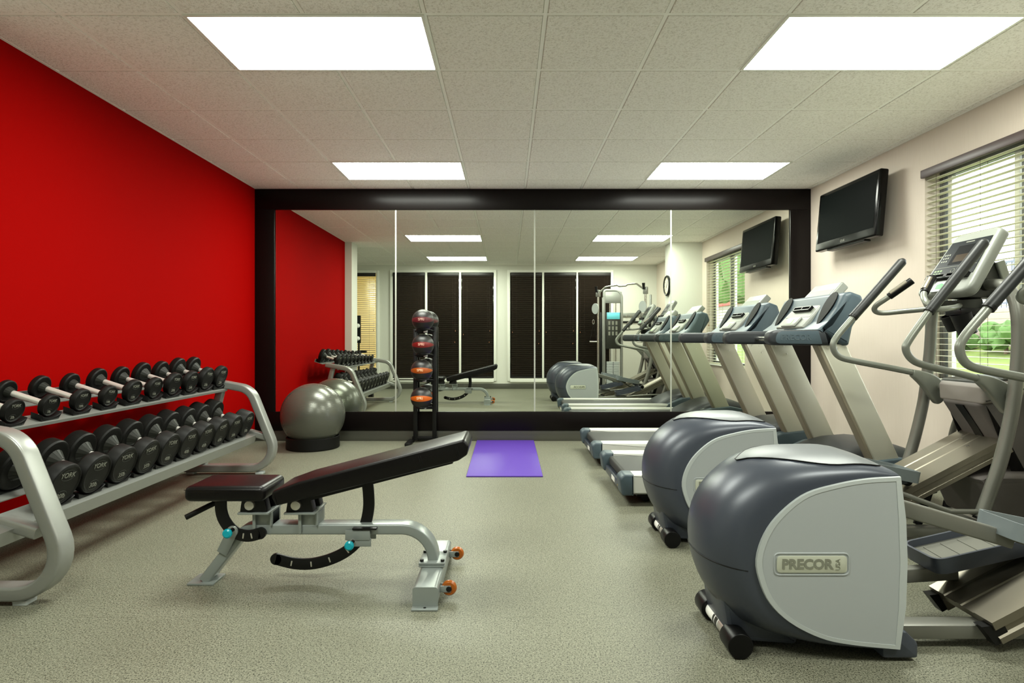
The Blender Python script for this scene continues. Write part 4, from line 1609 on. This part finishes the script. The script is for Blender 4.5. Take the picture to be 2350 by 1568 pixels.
        g = G().text('USA', 0.022, Matrix.Translation((pc - s * -0.093 if s > 0 else pc + 0.089, ya + s * 0.0045, 0.347)) @ Mt @ Matrix.Rotation(PI / 2, 4, 'Z'), 0.001, 0.0)
        obj('lettering', g, M['plaque_text'], pn, flat=True)
    # foot of the housing and the transport roller
    g = G()
    g.prism(rpoly([(1.30, 0.012), (1.425, 0.012), (1.425, 0.065), (1.385, 0.105), (1.30, 0.12)], 0.015), -0.20, 0.20, 'y', bevel=0.012)
    obj('housing_foot', g, M['shell'], t)
    g = G()
    g.prism(rpoly([(0.80, 0.03), (1.05, 0.012), (1.05, 0.10), (0.80, 0.22), (0.775, 0.18)], 0.02), -0.115, 0.115, 'y', bevel=0.02)
    obj('roller_mount', g, M['shell'], t)
    rx, rz = 0.815, 0.046
    yw = 0.185
    g = G().cyl((rx, -0.12, rz), (rx, 0.12, rz), 0.029, seg=24)
    rb = obj('roller_bar', g, M['satin'], t)
    g = G()
    for (a0, a1, y0, y1) in ((2.3, 4.0, -0.03, 0.095),):
        vs = []
        for k in range(9):
            a = a0 + (a1 - a0) * k / 8
            vs.append([g.bm.verts.new((rx + 0.0297 * math.cos(a), yy, rz + 0.0297 * math.sin(a) * -1)) for yy in (y0, y1)])
        for A, B in zip(vs[:-1], vs[1:]):
            g.bm.faces.new((A[0], A[1], B[1], B[0]))
    obj('warning_label', g, M['paper'], rb, label='white sticker')
    g = G()
    for (a0, a1, y0, y1) in ((2.35, 3.9, -0.025, 0.0), (2.35, 3.9, 0.006, 0.02), (2.4, 2.9, 0.025, 0.05)):
        vs = []
        for k in range(9):
            a = a0 + (a1 - a0) * k / 8
            vs.append([g.bm.verts.new((rx + 0.0301 * math.cos(a), yy, rz + 0.0301 * math.sin(a) * -1)) for yy in (y0, y1)])
        for A, B in zip(vs[:-1], vs[1:]):
            g.bm.faces.new((A[0], A[1], B[1], B[0]))
    obj('label_print', g, M['ring'], rb)
    for s in (-1, 1):
        y0, y1 = sorted((s * 0.095, s * yw))
        g = G().cyl((rx, y0, rz), (rx, y1, rz), 0.0445, seg=36, bevel=0.004)
        obj('roller', g, M['rubber2'], t)
    # floor rails
    obj('floor_rail', G().bx(1.30, 2.78, -0.112, -0.040, 0.034, 0.085, 0.006), M['tube'], t)
    # ramp
    ra, rb_ = V(1.715, 0, 0.115), V(2.62, 0, 0.587)
    dx = (rb_ - ra).normalized(); nn = V(-dx.z, 0, dx.x); L = (rb_ - ra).length
    S = Matrix.Translation(ra) @ Matrix(((dx.x, 0, nn.x, 0), (0, 1, 0, 0), (dx.z, 0, nn.z, 0), (0, 0, 0, 1)))
    prof = [(-0.155, 0.0), (-0.155, -0.03), (-0.145, -0.036), (-0.145, -0.058), (-0.155, -0.064), (-0.155, -0.085), (-0.10, -0.085), (-0.10, -0.03), (0.10, -0.03), (0.10, -0.085),
            (0.155, -0.085), (0.155, -0.064), (0.145, -0.058), (0.145, -0.036), (0.155, -0.03), (0.155, 0.0), (0.075, 0.0), (0.07, -0.004), (0.015, -0.004), (0.01, 0.0), (-0.01, 0.0), (-0.015, -0.004), (-0.07, -0.004), (-0.075, 0.0)]
    g = G().prism(prof, 0.0, L, axis='x', M=S)
    rp_ = obj('ramp', g, M['bronze'], t, angle=20, label='bronze metal ramp')
    g = G()
    for yy in (-0.05, 0.05):
        p = S @ V(L - 0.09 - (0.05 if yy < 0 else 0), yy, 0.0)
        g.cyl(p - nn * 0.006, p + nn * 0.003, 0.008, seg=14)
    obj('bolt', g, M['chrome'], rp_)
    for s in (-1, 1):
        g = G().prism([(-0.02, -0.085), (0.04, -0.085), (0.04, -0.03), (-0.035, -0.002)], s * 0.128 - 0.02, s * 0.128 + 0.02, 'y', M=S)
        obj('ramp_end', g, M['black'], rp_)
    obj('ramp_lift', G().cyl((2.25, 0, 0.07), (2.35, 0, 0.36), 0.022, seg=16), M['black'], t)
    # tower
    g = G()
    body = rpoly([(2.50, .80), (2.488, .755), (2.615, .56), (2.70, .40), (2.74, .10), (2.76, .03), (2.98, .03), (2.98, .30), (2.90, .62), (2.78, .85), (2.70, .88)], 0.02, 3)
    g.prism(body, -0.145, 0.145, 'y', bevel=0.03, seg=4)
    tw = obj('tower_cover', g, M['cover'], t, angle=50)
    g = G()
    hood = rpoly([(2.490, .765), (2.484, .855), (2.50, .880), (2.72, .905), (2.80, .84), (2.60, .78)], 0.012, 3)
    g.prism(hood, -0.162, 0.162, 'y', bevel=0.02, seg=4)
    obj('tower_hood', g, M['hood'], tw)
    obj('hood_band', G().prism(rpoly([(2.494, .872), (2.505, .890), (2.70, .914), (2.72, .902)], 0.004, 2), -0.15, 0.15, 'y', bevel=0.004), M['ring'], tw)
    g = G()
    pts = [(2.487, .75), (2.53, .69), (2.577, .62), (2.615, .555)]
    g.prism([(x - 0.004, z - 0.002) for x, z in pts] + [(x + 0.02, z) for x, z in reversed(pts)], -0.028, 0.028, 'y')
    obj('belt_slot', g, M['black'], tw)
    g = G()
    g.prism(rpoly([(2.43, .375), (2.46, .345), (2.56, .12), (2.98, .10), (2.98, .40), (2.62, .405)], 0.02, 3), -0.21, 0.21, 'y', bevel=0.03, seg=3)
    obj('base_cover', g, M['cover'], t)
    # legs
    g = G().bx(2.70, 2.755, -0.44, 0.44, 0.012, 0.055, 0.008)
    obj('front_foot', g, M['tube'], t)
    for s in (-1, 1):
        p = catmull([V(2.76, s * 0.14, .80), V(2.75, s * 0.30, .70), V(2.742, s * 0.385, .52), V(2.735, s * 0.405, .28), V(2.727, s * 0.41, .04)], 6)
        obj('support_leg', G().tube(p, 0.019, 14), M['tube'], t)
        obj('leg_boot', G().cyl((2.727, s * 0.41, 0.0), (2.729, s * 0.409, 0.09), 0.032, 0.021, seg=16), M['black'], t)
    # bent side tubes joined over the tower
    half = [V(2.355, -.31, .205), V(2.40, -.312, .33), V(2.455, -.315, .50), V(2.503, -.315, .70), V(2.525, -.315, .84), V(2.545, -.313, 1.02), V(2.552, -.31, 1.15),
            V(2.552, -.302, 1.26), V(2.552, -.272, 1.35), V(2.555, -.20, 1.405), V(2.56, -.10, 1.418)]
    for s in (-1, 1):
        p = catmull([V(q.x, q.y * -s, q.z) if s > 0 else q for q in half], 5)
        st = obj('side_tube', G().tube(p, 0.031, 18), M['tube'], t)
        obj('tube_cap', G().cyl(p[0], p[0] + (p[0] - p[1]).normalized() * 0.012, 0.0325, seg=20), M['black'], st)
    obj('neck_bar', G().cyl((2.56, -0.115, 1.418), (2.56, 0.115, 1.418), 0.033, seg=18), M['ring'], t)
    obj('axle', G().cyl((2.555, -0.30, .83), (2.555, 0.30, .83), 0.024, seg=18), M['tube'], t)
    # swinging arms
    arms = {1: ([(2.333, 1.592), (2.033, 1.252), (1.93, 1.128), (1.912, 1.067), (1.948, 1.012), (2.041, .985), (2.25, .945), (2.399, .915)], .245),
            -1: ([(2.429, 1.628), (2.14, 1.264), (2.035, 1.115), (2.018, 1.062), (2.055, 1.008), (2.13, .978), (2.28, .943), (2.392, .915)], .245)}
    for s in (1, -1):
        pts, ya = arms[s]
        P = [V(x, s * ya, z) for x, z in pts]
        path = [P[0], P[1]] + catmull(P[1:], 8)[1:]
        a = obj('swing_arm', G().tube(path, 0.0185, 16), M['arm'], t)
        L = (P[1] - P[0])
        gp = [P[0], P[0] + L * 0.01, P[0] + L * 0.03] + [P[0].lerp(P[1], f) for f in (0.5, 0.985)]
        gp = [P[0] - L.normalized() * 0.012] + gp
        g = G().tube(gp, 0.0262, 18, scales=[0.55, 0.85, 0.97, 1, 1, 1])
        obj('hand_grip', g, M['grip'], a, angle=60)
        obj('grip_collar', G().cyl(P[1] + (P[0] - P[1]).normalized() * 0.012, P[1] + (P[1] - P[0]).normalized() * 0.004, 0.0268, seg=20), M['black'], a)
        # pivot casting
        g = G()
        cast = catmull([V(2.385, .935, 0), V(2.46, .922, 0), V(2.535, .890, 0), V(2.585, .838, 0), V(2.592, .79, 0), V(2.57, .745, 0),
                        V(2.535, .725, 0), V(2.505, .755, 0), V(2.472, .80, 0), V(2.43, .85, 0), V(2.385, .893, 0)], 4)
        g.prism([(p.x, p.y) for p in cast], s * ya - 0.022, s * ya + 0.022, 'y', bevel=0.010, seg=3)
        obj('pivot_casting', g, M['arm'], a, angle=50)
        g = G().cyl((2.555, s * (ya + 0.022), .83), (2.555, s * (ya + 0.036), .83), 0.036, seg=24, bevel=0.004)
        obj('pivot_collar', g, M['arm'], a)
    # fixed hand bars
    for s in (1, -1):
        P = [V(2.47, s * .03, 1.315), V(2.40, s * .10, 1.297), V(2.30, s * .18, 1.285), V(2.20, s * .222, 1.276), V(2.155, s * .226, 1.288), V(2.147, s * .208, 1.318), V(2.18, s * .15, 1.364), V(2.27, s * .085, 1.452)]
        hb = obj('fixed_handle', G().tube(catmull(P, 6), 0.0155, 14), M['arm'], t)
        a, b = P[-2], P[-1]
        obj('pulse_grip', G().cyl(a.lerp(b, 0.05), b + (b - a).normalized() * 0.012, 0.021, seg=18, bevel=0.005), M['rubber2'], hb)
        m_ = (b - a).normalized()
        off = V(-0.006, 0, 0.006)
        obj('pulse_sensor', G().cyl(a.lerp(b, 0.18) + off, a.lerp(b, 0.9) + off, 0.0175, seg=16), M['bronze'], hb)
    # console
    A = V(2.372, 0, 1.372); B = V(2.600, 0, 1.735)
    dx = (B - A).normalized(); nn = V(-dx.z, 0, dx.x); L = (B - A).length
    S = Matrix.Translation(A) @ Matrix(((dx.x, 0, nn.x, 0), (0, 1, 0, 0), (dx.z, 0, nn.z, 0), (0, 0, 0, 1)))
    def plate(outline, z0, z1, bev, m, name, parent, **k):
        g = G().prism(outline, z0, z1, 'z', bevel=bev, seg=4, M=S)
        return obj(name, g, m, parent, angle=40, **k)
    out = rpoly([(0.0, -0.205), (0.0, 0.205), (L - 0.02, 0.165), (L, 0.13), (L, -0.13), (L - 0.02, -0.165)], [0.06, 0.06, 0.03, 0.05, 0.05, 0.03], 5)
    cn = plate(out, -0.062, 0.004, 0.022, M['console'], 'console', t)
    plate([(0.125, -0.163), (0.125, 0.163), (L - 0.065, 0.143), (L - 0.065, -0.143)], 0.0035, 0.0065, 0, mat('slate_overlay', (26, 29, 31), 0.4, spec=0.12), 'overlay', cn)
    plate([(0.20, -0.07), (0.20, 0.07), (L - 0.10, 0.066), (L - 0.10, -0.066)], 0.006, 0.0075, 0, M['screen'], 'screen', cn)
    plate([(0.215, -0.045), (0.215, 0.045), (0.265, 0.045), (0.265, -0.045)], 0.0072, 0.0082, 0, M['lcd'], 'readout', cn)
    g = G()
    for (a0, a1, y0, y1) in ((0.183, 0.185, -0.155, 0.155), (L - 0.082, L - 0.076, -0.03, 0.03)):
        g.prism([(a0, y0), (a1, y0), (a1, y1), (a0, y1)], 0.0062, 0.0074, 'z', M=S)
    for k in range(3):
        for j in range(3):
            a0, y0 = 0.225 + k * 0.022, 0.095 + j * 0.017
            g.prism([(a0, y0), (a0 + 0.010, y0), (a0 + 0.010, y0 + 0.010), (a0, y0 + 0.010)], 0.0062, 0.0072, 'z', M=S)
    for y0 in (-0.10, -0.055, 0.0):
        c = [(0.155 + 0.013 * math.cos(a * PI / 8), y0 + 0.013 * math.sin(a * PI / 8)) for a in range(16)]
        g.tube([S @ V(x, y, 0.0068) for x, y in c], 0.0012, 6, closed=True)
    obj('key_print', g, M['letter'], cn, flat=True)
    g = G()
    for k in range(2):
        for j in range(3):
            a0, y0 = 0.138 + k * 0.02, 0.085 + j * 0.022
            g.prism([(a0, y0), (a0 + 0.010, y0), (a0 + 0.010, y0 + 0.014), (a0, y0 + 0.014)], 0.0062, 0.0073, 'z', M=S)
    obj('key_lamp', g, mat('olive_green_keys', (96, 128, 66), 0.4), cn, flat=True)
    g = G()
    for (a0, a1, y0, y1) in ((0.095, 0.103, -0.15, 0.15), (0.119, 0.124, -0.15, 0.15), (0.095, 0.124, -0.15, -0.142), (0.095, 0.124, 0.142, 0.15), (0.095, 0.124, -0.012, 0.012)):
        g.prism([(a0, y0), (a1, y0), (a1, y1), (a0, y1)], 0.004, 0.030, 'z', M=S)
    obj('book_ledge', g, M['rubber2'], cn)
    plate(rpoly([(0.012, -0.075), (0.012, 0.075), (0.086, 0.062), (0.086, -0.062)], 0.012, 3), 0.003, 0.012, 0.004, M['rim'], 'keypad', cn)
    plate([(0.03, -0.012), (0.03, 0.04), (0.06, 0.045), (0.068, 0.01), (0.055, -0.015)], 0.0115, 0.0128, 0, M['green'], 'green_key', cn)
    g = G().prism(rpoly([(2.44, 1.35), (2.62, 1.34), (2.66, 1.44), (2.63, 1.55), (2.56, 1.56), (2.47, 1.42)], 0.03, 4), -0.09, 0.09, 'y', bevel=0.02)
    obj('console_back', g, M['ring'], t)
    for s in (-1, 1):
        obj('neck_bracket', G().rtube(fillet([(V(2.63, s * 0.10, 1.545), 0), (V(2.67, s * 0.10, 1.43), 0.05), (V(2.55, s * 0.085, 1.25), 0.03), (V(2.52, s * 0.085, 1.235), 0)], 5), 0.022, 0.05, (0, 1, 0), 0.008, 3), M['arm'], t)
    g = G()
    g.prism(rpoly([(2.40, 1.335), (2.56, 1.345), (2.585, 1.24), (2.53, 1.20)], 0.015, 3), -0.075, 0.075, 'y', bevel=0.008)
    obj('neck_cover', g, M['ring'], t)
    g = G()
    g.lathe([(0.0, -0.07), (0.045, -0.07), (0.052, 0.05), (0.048, 0.05), (0.042, -0.06), (0.0, -0.06)], (2.47, -0.055, 1.215), (-0.35, 0, 1), 28)
    g.bx(2.42, 2.55, -0.10, 0.02, 1.25, 1.29, 0.008)
    obj('bottle_holder', g, M['black'], t)
    g = G()
    g.lathe([(0.0, -0.05), (0.04, -0.05), (0.045, 0.04), (0.04, 0.04), (0.036, -0.04), (0.0, -0.04)], (2.50, 0.07, 1.22), (-0.45, 0, 1), 28)
    obj('bottle_holder', g, M['black'], t)
    # pedals and arms
    def pedal(ya, p0, p1, yt0, yt1, tx0, tx1, tz0, tz1, pm=None):
        a = obj('pedal_arm', G().rtube([V(p0[0], ya, p0[1]), V(p1[0], ya, p1[1])], 0.045, 0.056, (0, 1, 0), 0.006, 3), M['tube'], t)
        d = V(tx1 - tx0, 0, tz1 - tz0).normalized()
        n_ = V(-d.z, 0, d.x)
        Lp = math.hypot(tx1 - tx0, tz1 - tz0)
        S2 = Matrix.Translation((tx0, 0, tz0)) @ Matrix(((d.x, 0, n_.x, 0), (0, 1, 0, 0), (d.z, 0, n_.z, 0), (0, 0, 0, 1)))
        outl = rpoly([(0.0, yt0), (Lp, yt0), (Lp, yt1), (0.0, yt1)], 0.045, 6)
        inn = rpoly([(0.009, yt0 + 0.009), (Lp - 0.009, yt0 + 0.009), (Lp - 0.009, yt1 - 0.009), (0.009, yt1 - 0.009)], 0.038, 6)
        g = G()
        k = len(outl)
        lo = [g.bm.verts.new(S2 @ V(x, y, -0.025)) for x, y in outl]
        hi = [g.bm.verts.new(S2 @ V(x, y, 0.035)) for x, y in outl]
        hi2 = [g.bm.verts.new(S2 @ V(x, y, 0.035)) for x, y in inn]
        lo2 = [g.bm.verts.new(S2 @ V(x, y, 0.0)) for x, y in inn]
        for A_, B_ in ((lo, hi), (hi, hi2), (hi2, lo2)):
            for j in range(k):
                j2 = (j + 1) % k
                g.bm.faces.new((A_[j], A_[j2], B_[j2], B_[j]))
        g.bm.faces.new(lo); g.bm.faces.new(lo2)
        pd = obj('foot_pedal', g, pm or M['shell'], t, angle=40)
        g = G().prism(inn, 0.0005, 0.006, 'z', M=S2)
        for j in range(5):
            xx = 0.06 + j * (Lp - 0.12) / 4
            g.prism([(xx, yt0 + 0.03), (xx + 0.006, yt0 + 0.03), (xx + 0.016, yt1 - 0.03), (xx + 0.010, yt1 - 0.03)], 0.006, 0.0085, 'z', M=S2)
        obj('tread_pad', g, M['tube'], pd)
        return pd
    pedal(-0.15, (1.15, .595), (1.78, .410), -0.27, -0.06, 1.72, 2.09, .463, .388, M['pedal_pale'])
    pedal(0.13, (1.15, .145), (1.80, .185), 0.02, 0.225, 1.655, 2.05, .235, .325)
    # wheel of the near pedal running on the ramp
    g = G().prism(rpoly([(1.98, .37), (2.00, .42), (2.10, .375), (2.12, .345), (2.05, .33)], 0.008, 3), -0.155, -0.095, 'y', bevel=0.006)
    obj('wheel_fork', g, M['shell'], t)
    g = G().cyl((2.095, -0.15, .352), (2.095, -0.10, .352), 0.028, seg=24, bevel=0.004)
    g.cyl((2.095, -0.16, .352), (2.095, -0.09, .352), 0.010, seg=14)
    obj('ramp_wheel', g, M['rubber2'], t)
    g = G().cyl((2.08, 0.105, .343), (2.08, 0.15, .343), 0.028, seg=24, bevel=0.004)
    g.cyl((2.05, 0.128, .325), (2.085, 0.128, .345), 0.012, seg=14)
    obj('ramp_wheel', g, M['rubber2'], t)
    for s, (x1, z1) in ((-1, (1.78, .42)), (1, (1.80, .20))):
        ln = G().tube([V(2.365, s * .31, .235), V(2.2, s * .305, .235), V(1.95, s * .27, (z1 + .235) / 2), V(x1 + 0.02, s * .235, z1), V(x1, s * .15, z1)], 0.013, 12)
        obj('link_rod', ln, M['tube'], t)
    return t

e1 = make_elliptical('grey and blue elliptical machine nearest the camera, with a full view of its rounded housing')
e2 = copy_tree(e1)
e2['label'] = 'second grey elliptical machine, between the nearest one and the treadmills'
e1.location = (0, 2.215, 0)
e2.location = (0.067, 3.29, 0)
for t_ in (e1, e2):
    t_['group'] = 'elliptical machines'

# ------------------------------------------------------------------ cable machine in the rear right corner (seen in the mirror)
cmn = thing('cable_machine', 'silver cable machine with a pull up bar and weight stack, seen in the mirror', 'cable machine', (2.3, 0.9, 0))
PA, PB = V(1.84, .88, 0), V(2.62, 1.66, 0)
for p in (PA, PB):
    obj('chrome_post', G().cyl(p + V(0, 0, 0.06), p + V(0, 0, 2.0), 0.022, seg=20), M['chrome'], cmn)
    obj('post_head', G().box(p + V(0, 0, 2.03), (0.09, 0.06, 0.14), 0.015, M=Matrix.Rotation(PI / 4, 4, 'Z')), M['silver'], cmn)
    obj('rubber_knob', G().cyl(p + V(-0.04, 0.03, 2.05), p + V(-0.05, 0.04, 2.17), 0.022, 0.03, seg=16), M['black'], cmn)
    q = p + V(0.10, -0.02, 0)
    obj('guide_column', G().box(q + V(0, 0, 1.0), (0.035, 0.05, 1.9), 0.006), M['silver'], cmn)
    obj('rack_strip', G().box((p + q) / 2 + V(0.01, 0, 0.85), (0.045, 0.02, 1.6), 0.002), M['black'], cmn)
    c = p + V(-0.06, 0.02, 1.72)
    g = G().cyl(c - V(0.008, -0.008, 0), c + V(0.008, -0.008, 0), 0.11, seg=32)
    bmesh.ops.scale(g.bm, vec=(0.75, 0.75, 1.0), space=Matrix.Translation(-c), verts=g.bm.verts)
    pu = obj('pulley_cover', g, M['rim'], cmn)
    g = G().tube([c + V(-0.03, 0.02, -0.1), c + V(-0.04, 0.03, -0.22)], 0.004, 8)
    obj('cable', g, M['black'], cmn)
    ring = [c + V(-0.045 + 0.018 * math.sin(a * PI / 8), 0.035, -0.27 + 0.045 * math.cos(a * PI / 8)) for a in range(16)]
    obj('carabiner', G().tube(ring, 0.006, 8, closed=True), M['chrome'], cmn)
    g = G()
    h0 = c + V(-0.045, 0.035, -0.32)
    for s in (-1, 1):
        g.tube([h0, h0 + V(0.075 * s * 0.9, 0.02 * s, -0.35)], 0.005, 8)
    hs_ = obj('handle_strap', g, M['black'], cmn)
    g = G().cyl(h0 + V(-0.07, -0.02, -0.35), h0 + V(0.07, 0.02, -0.35), 0.013, seg=14)
    obj('stirrup_handle', g, M['satin'], hs_)
p0, p1 = PA + V(0, 0, 2.06), PB + V(0, 0, 2.06)
dd = (p1 - p0)
bar = [p0 + V(0, 0, -0.03), p0 + dd * 0.16 + V(0, 0, 0.09), p0 + dd * 0.25 + V(0, 0, 0.10), p0 + dd * 0.42 + V(0, 0, 0.11), p0 + dd * 0.46 + V(0, 0, 0.085),
       p0 + dd * 0.60 + V(0, 0, 0.085), p0 + dd * 0.64 + V(0, 0, 0.11), p0 + dd * 0.82 + V(0, 0, 0.11), p1 + V(0, 0, -0.03)]
obj('pull_up_bar', G().tube(bar, 0.017, 14), M['chrome'], cmn)
g = G()
tx0, tx1, ty = 2.03, 2.40, 0.45
path = fillet([(V(tx0, ty, 0.05), 0), (V(tx0, ty, 2.13), 0.05), (V(tx1, ty, 2.13), 0.16), (V(tx1, ty, 0.05), 0)], 8)
g.rtube(path, 0.09, 0.05, (0, 1, 0), 0.015, 3)
obj('tower_frame', g, M['silver'], cmn)
g = G().bx(tx0, tx1, ty - 0.04, ty + 0.04, 1.86, 2.10, 0.004)
obj('top_plate', g, M['silver'], cmn)
g = G()
for x in (tx0 + 0.12, tx1 - 0.12):
    g.cyl((x, ty, 0.1), (x, ty, 1.88), 0.012, seg=14)
obj('guide_rod', g, M['chrome'], cmn)
g = G()
for k in range(15):
    g.bx(tx0 + 0.05, tx1 - 0.05, ty - 0.06, ty + 0.06, 0.12 + 0.034 * k, 0.15 + 0.034 * k, 0.003)
ws_ = obj('weight_stack', g, M['rim'], cmn)
g = G()
for k in range(15):
    g.cyl((tx0 + 0.185, ty + 0.058, 0.135 + 0.034 * k), (tx0 + 0.185, ty + 0.0625, 0.135 + 0.034 * k), 0.009, seg=12)
obj('pin_hole', g, M['black'], ws_)
obj('shroud', G().bx(tx0 + 0.03, tx1 - 0.03, ty + 0.066, ty + 0.072, 0.9, 1.66, 0.002), M['ring'], cmn)
pc_ = obj('placard', G().bx(tx0 + 0.05, tx1 - 0.05, ty + 0.072, ty + 0.078, 1.52, 1.66, 0.001), M['placard'], cmn, label='turquoise exercise chart')
g = G()
for k in range(3):
    for j in range(3):
        g.bx(tx0 + 0.08 + j * 0.075, tx0 + 0.12 + j * 0.075, ty + 0.0725, ty + 0.0745, 1.18 + k * 0.11, 1.26 + k * 0.11)
obj('chart_figures', g, M['letter'], cmn, flat=True)
g = G()
g.rtube([PA + V(0, 0, 0.03), PB + V(0, 0, 0.03)], 0.10, 0.06, (0, 0, 1), 0.01, 3)
g.rtube([V(2.2, 1.24, 0.03), V(2.215, ty, 0.03)], 0.10, 0.06, (0, 0, 1), 0.01, 3)
g.bx(tx0 - 0.03, tx1 + 0.03, ty - 0.08, ty + 0.08, 0.0, 0.07, 0.01)
obj('base_frame', g, M['silver'], cmn)

t = thing('accessory_rack', 'grey wall rack with hooks behind the cable machine, seen in the mirror', 'wall rack', (2.75, YB, 1.55))
obj('rail', G().bx(2.48, 3.02, YB, YB + 0.03, 1.60, 1.68, 0.005), M['silver'], t)
for k in range(6):
    x = 2.52 + k * 0.092
    obj('hook', G().tube([V(x, YB + 0.03, 1.62), V(x, YB + 0.10, 1.60), V(x, YB + 0.13, 1.63)], 0.009, 8), M['chrome'], t)
obj('lower_rail', G().bx(2.48, 3.02, YB, YB + 0.025, 1.46, 1.50, 0.005), M['black'], t)

# black stand with white rolls before the rear left blind, and a bar on the floor
t = thing('roll_stand', 'slim black stand with two white rolls before the rear left blind', 'stand', (-3.28, 0.05, 0))
obj('panel', G().bx(-3.42, -3.197, 0.03, 0.07, 1.01, 1.617, 0.006), M['black'], t)
obj('pole', G().bx(-3.255, -3.22, 0.035, 0.065, 0.02, 1.01, 0.004), M['black'], t)
obj('base', G().bx(-3.45, -3.10, -0.08, 0.18, 0.0, 0.022, 0.006), M['black'], t)
obj('tray', G().bx(-3.45, -3.07, 0.0, 0.12, 0.80, 0.86, 0.006), M['black'], t)
for z in (1.39, 1.115):
    g = G().cyl((-3.37, 0.118, z), (-3.25, 0.118, z), 0.034, seg=20)
    g.sphere((-3.245, 0.118, z), 0.048, 20, 12)
    obj('white_roll', g, M['paper'], t, label='white paper roll')

t = thing('floor_bar', 'short silver bar with black round ends on the floor under the mirrored dumbbell rack', 'bar', (-2.62, 2.02, 0.05))
obj('bar', G().cyl((-2.85, 2.02, 0.072), (-2.50, 2.02, 0.072), 0.024, seg=18), M['satin'], t)
obj('roller', G().cyl((-2.55, 2.02, 0.06), (-2.47, 2.02, 0.06), 0.06, seg=24, bevel=0.006), M['rubber2'], t)
obj('roller', G().cyl((-2.92, 2.02, 0.06), (-2.84, 2.02, 0.06), 0.06, seg=24, bevel=0.006), M['rubber2'], t)
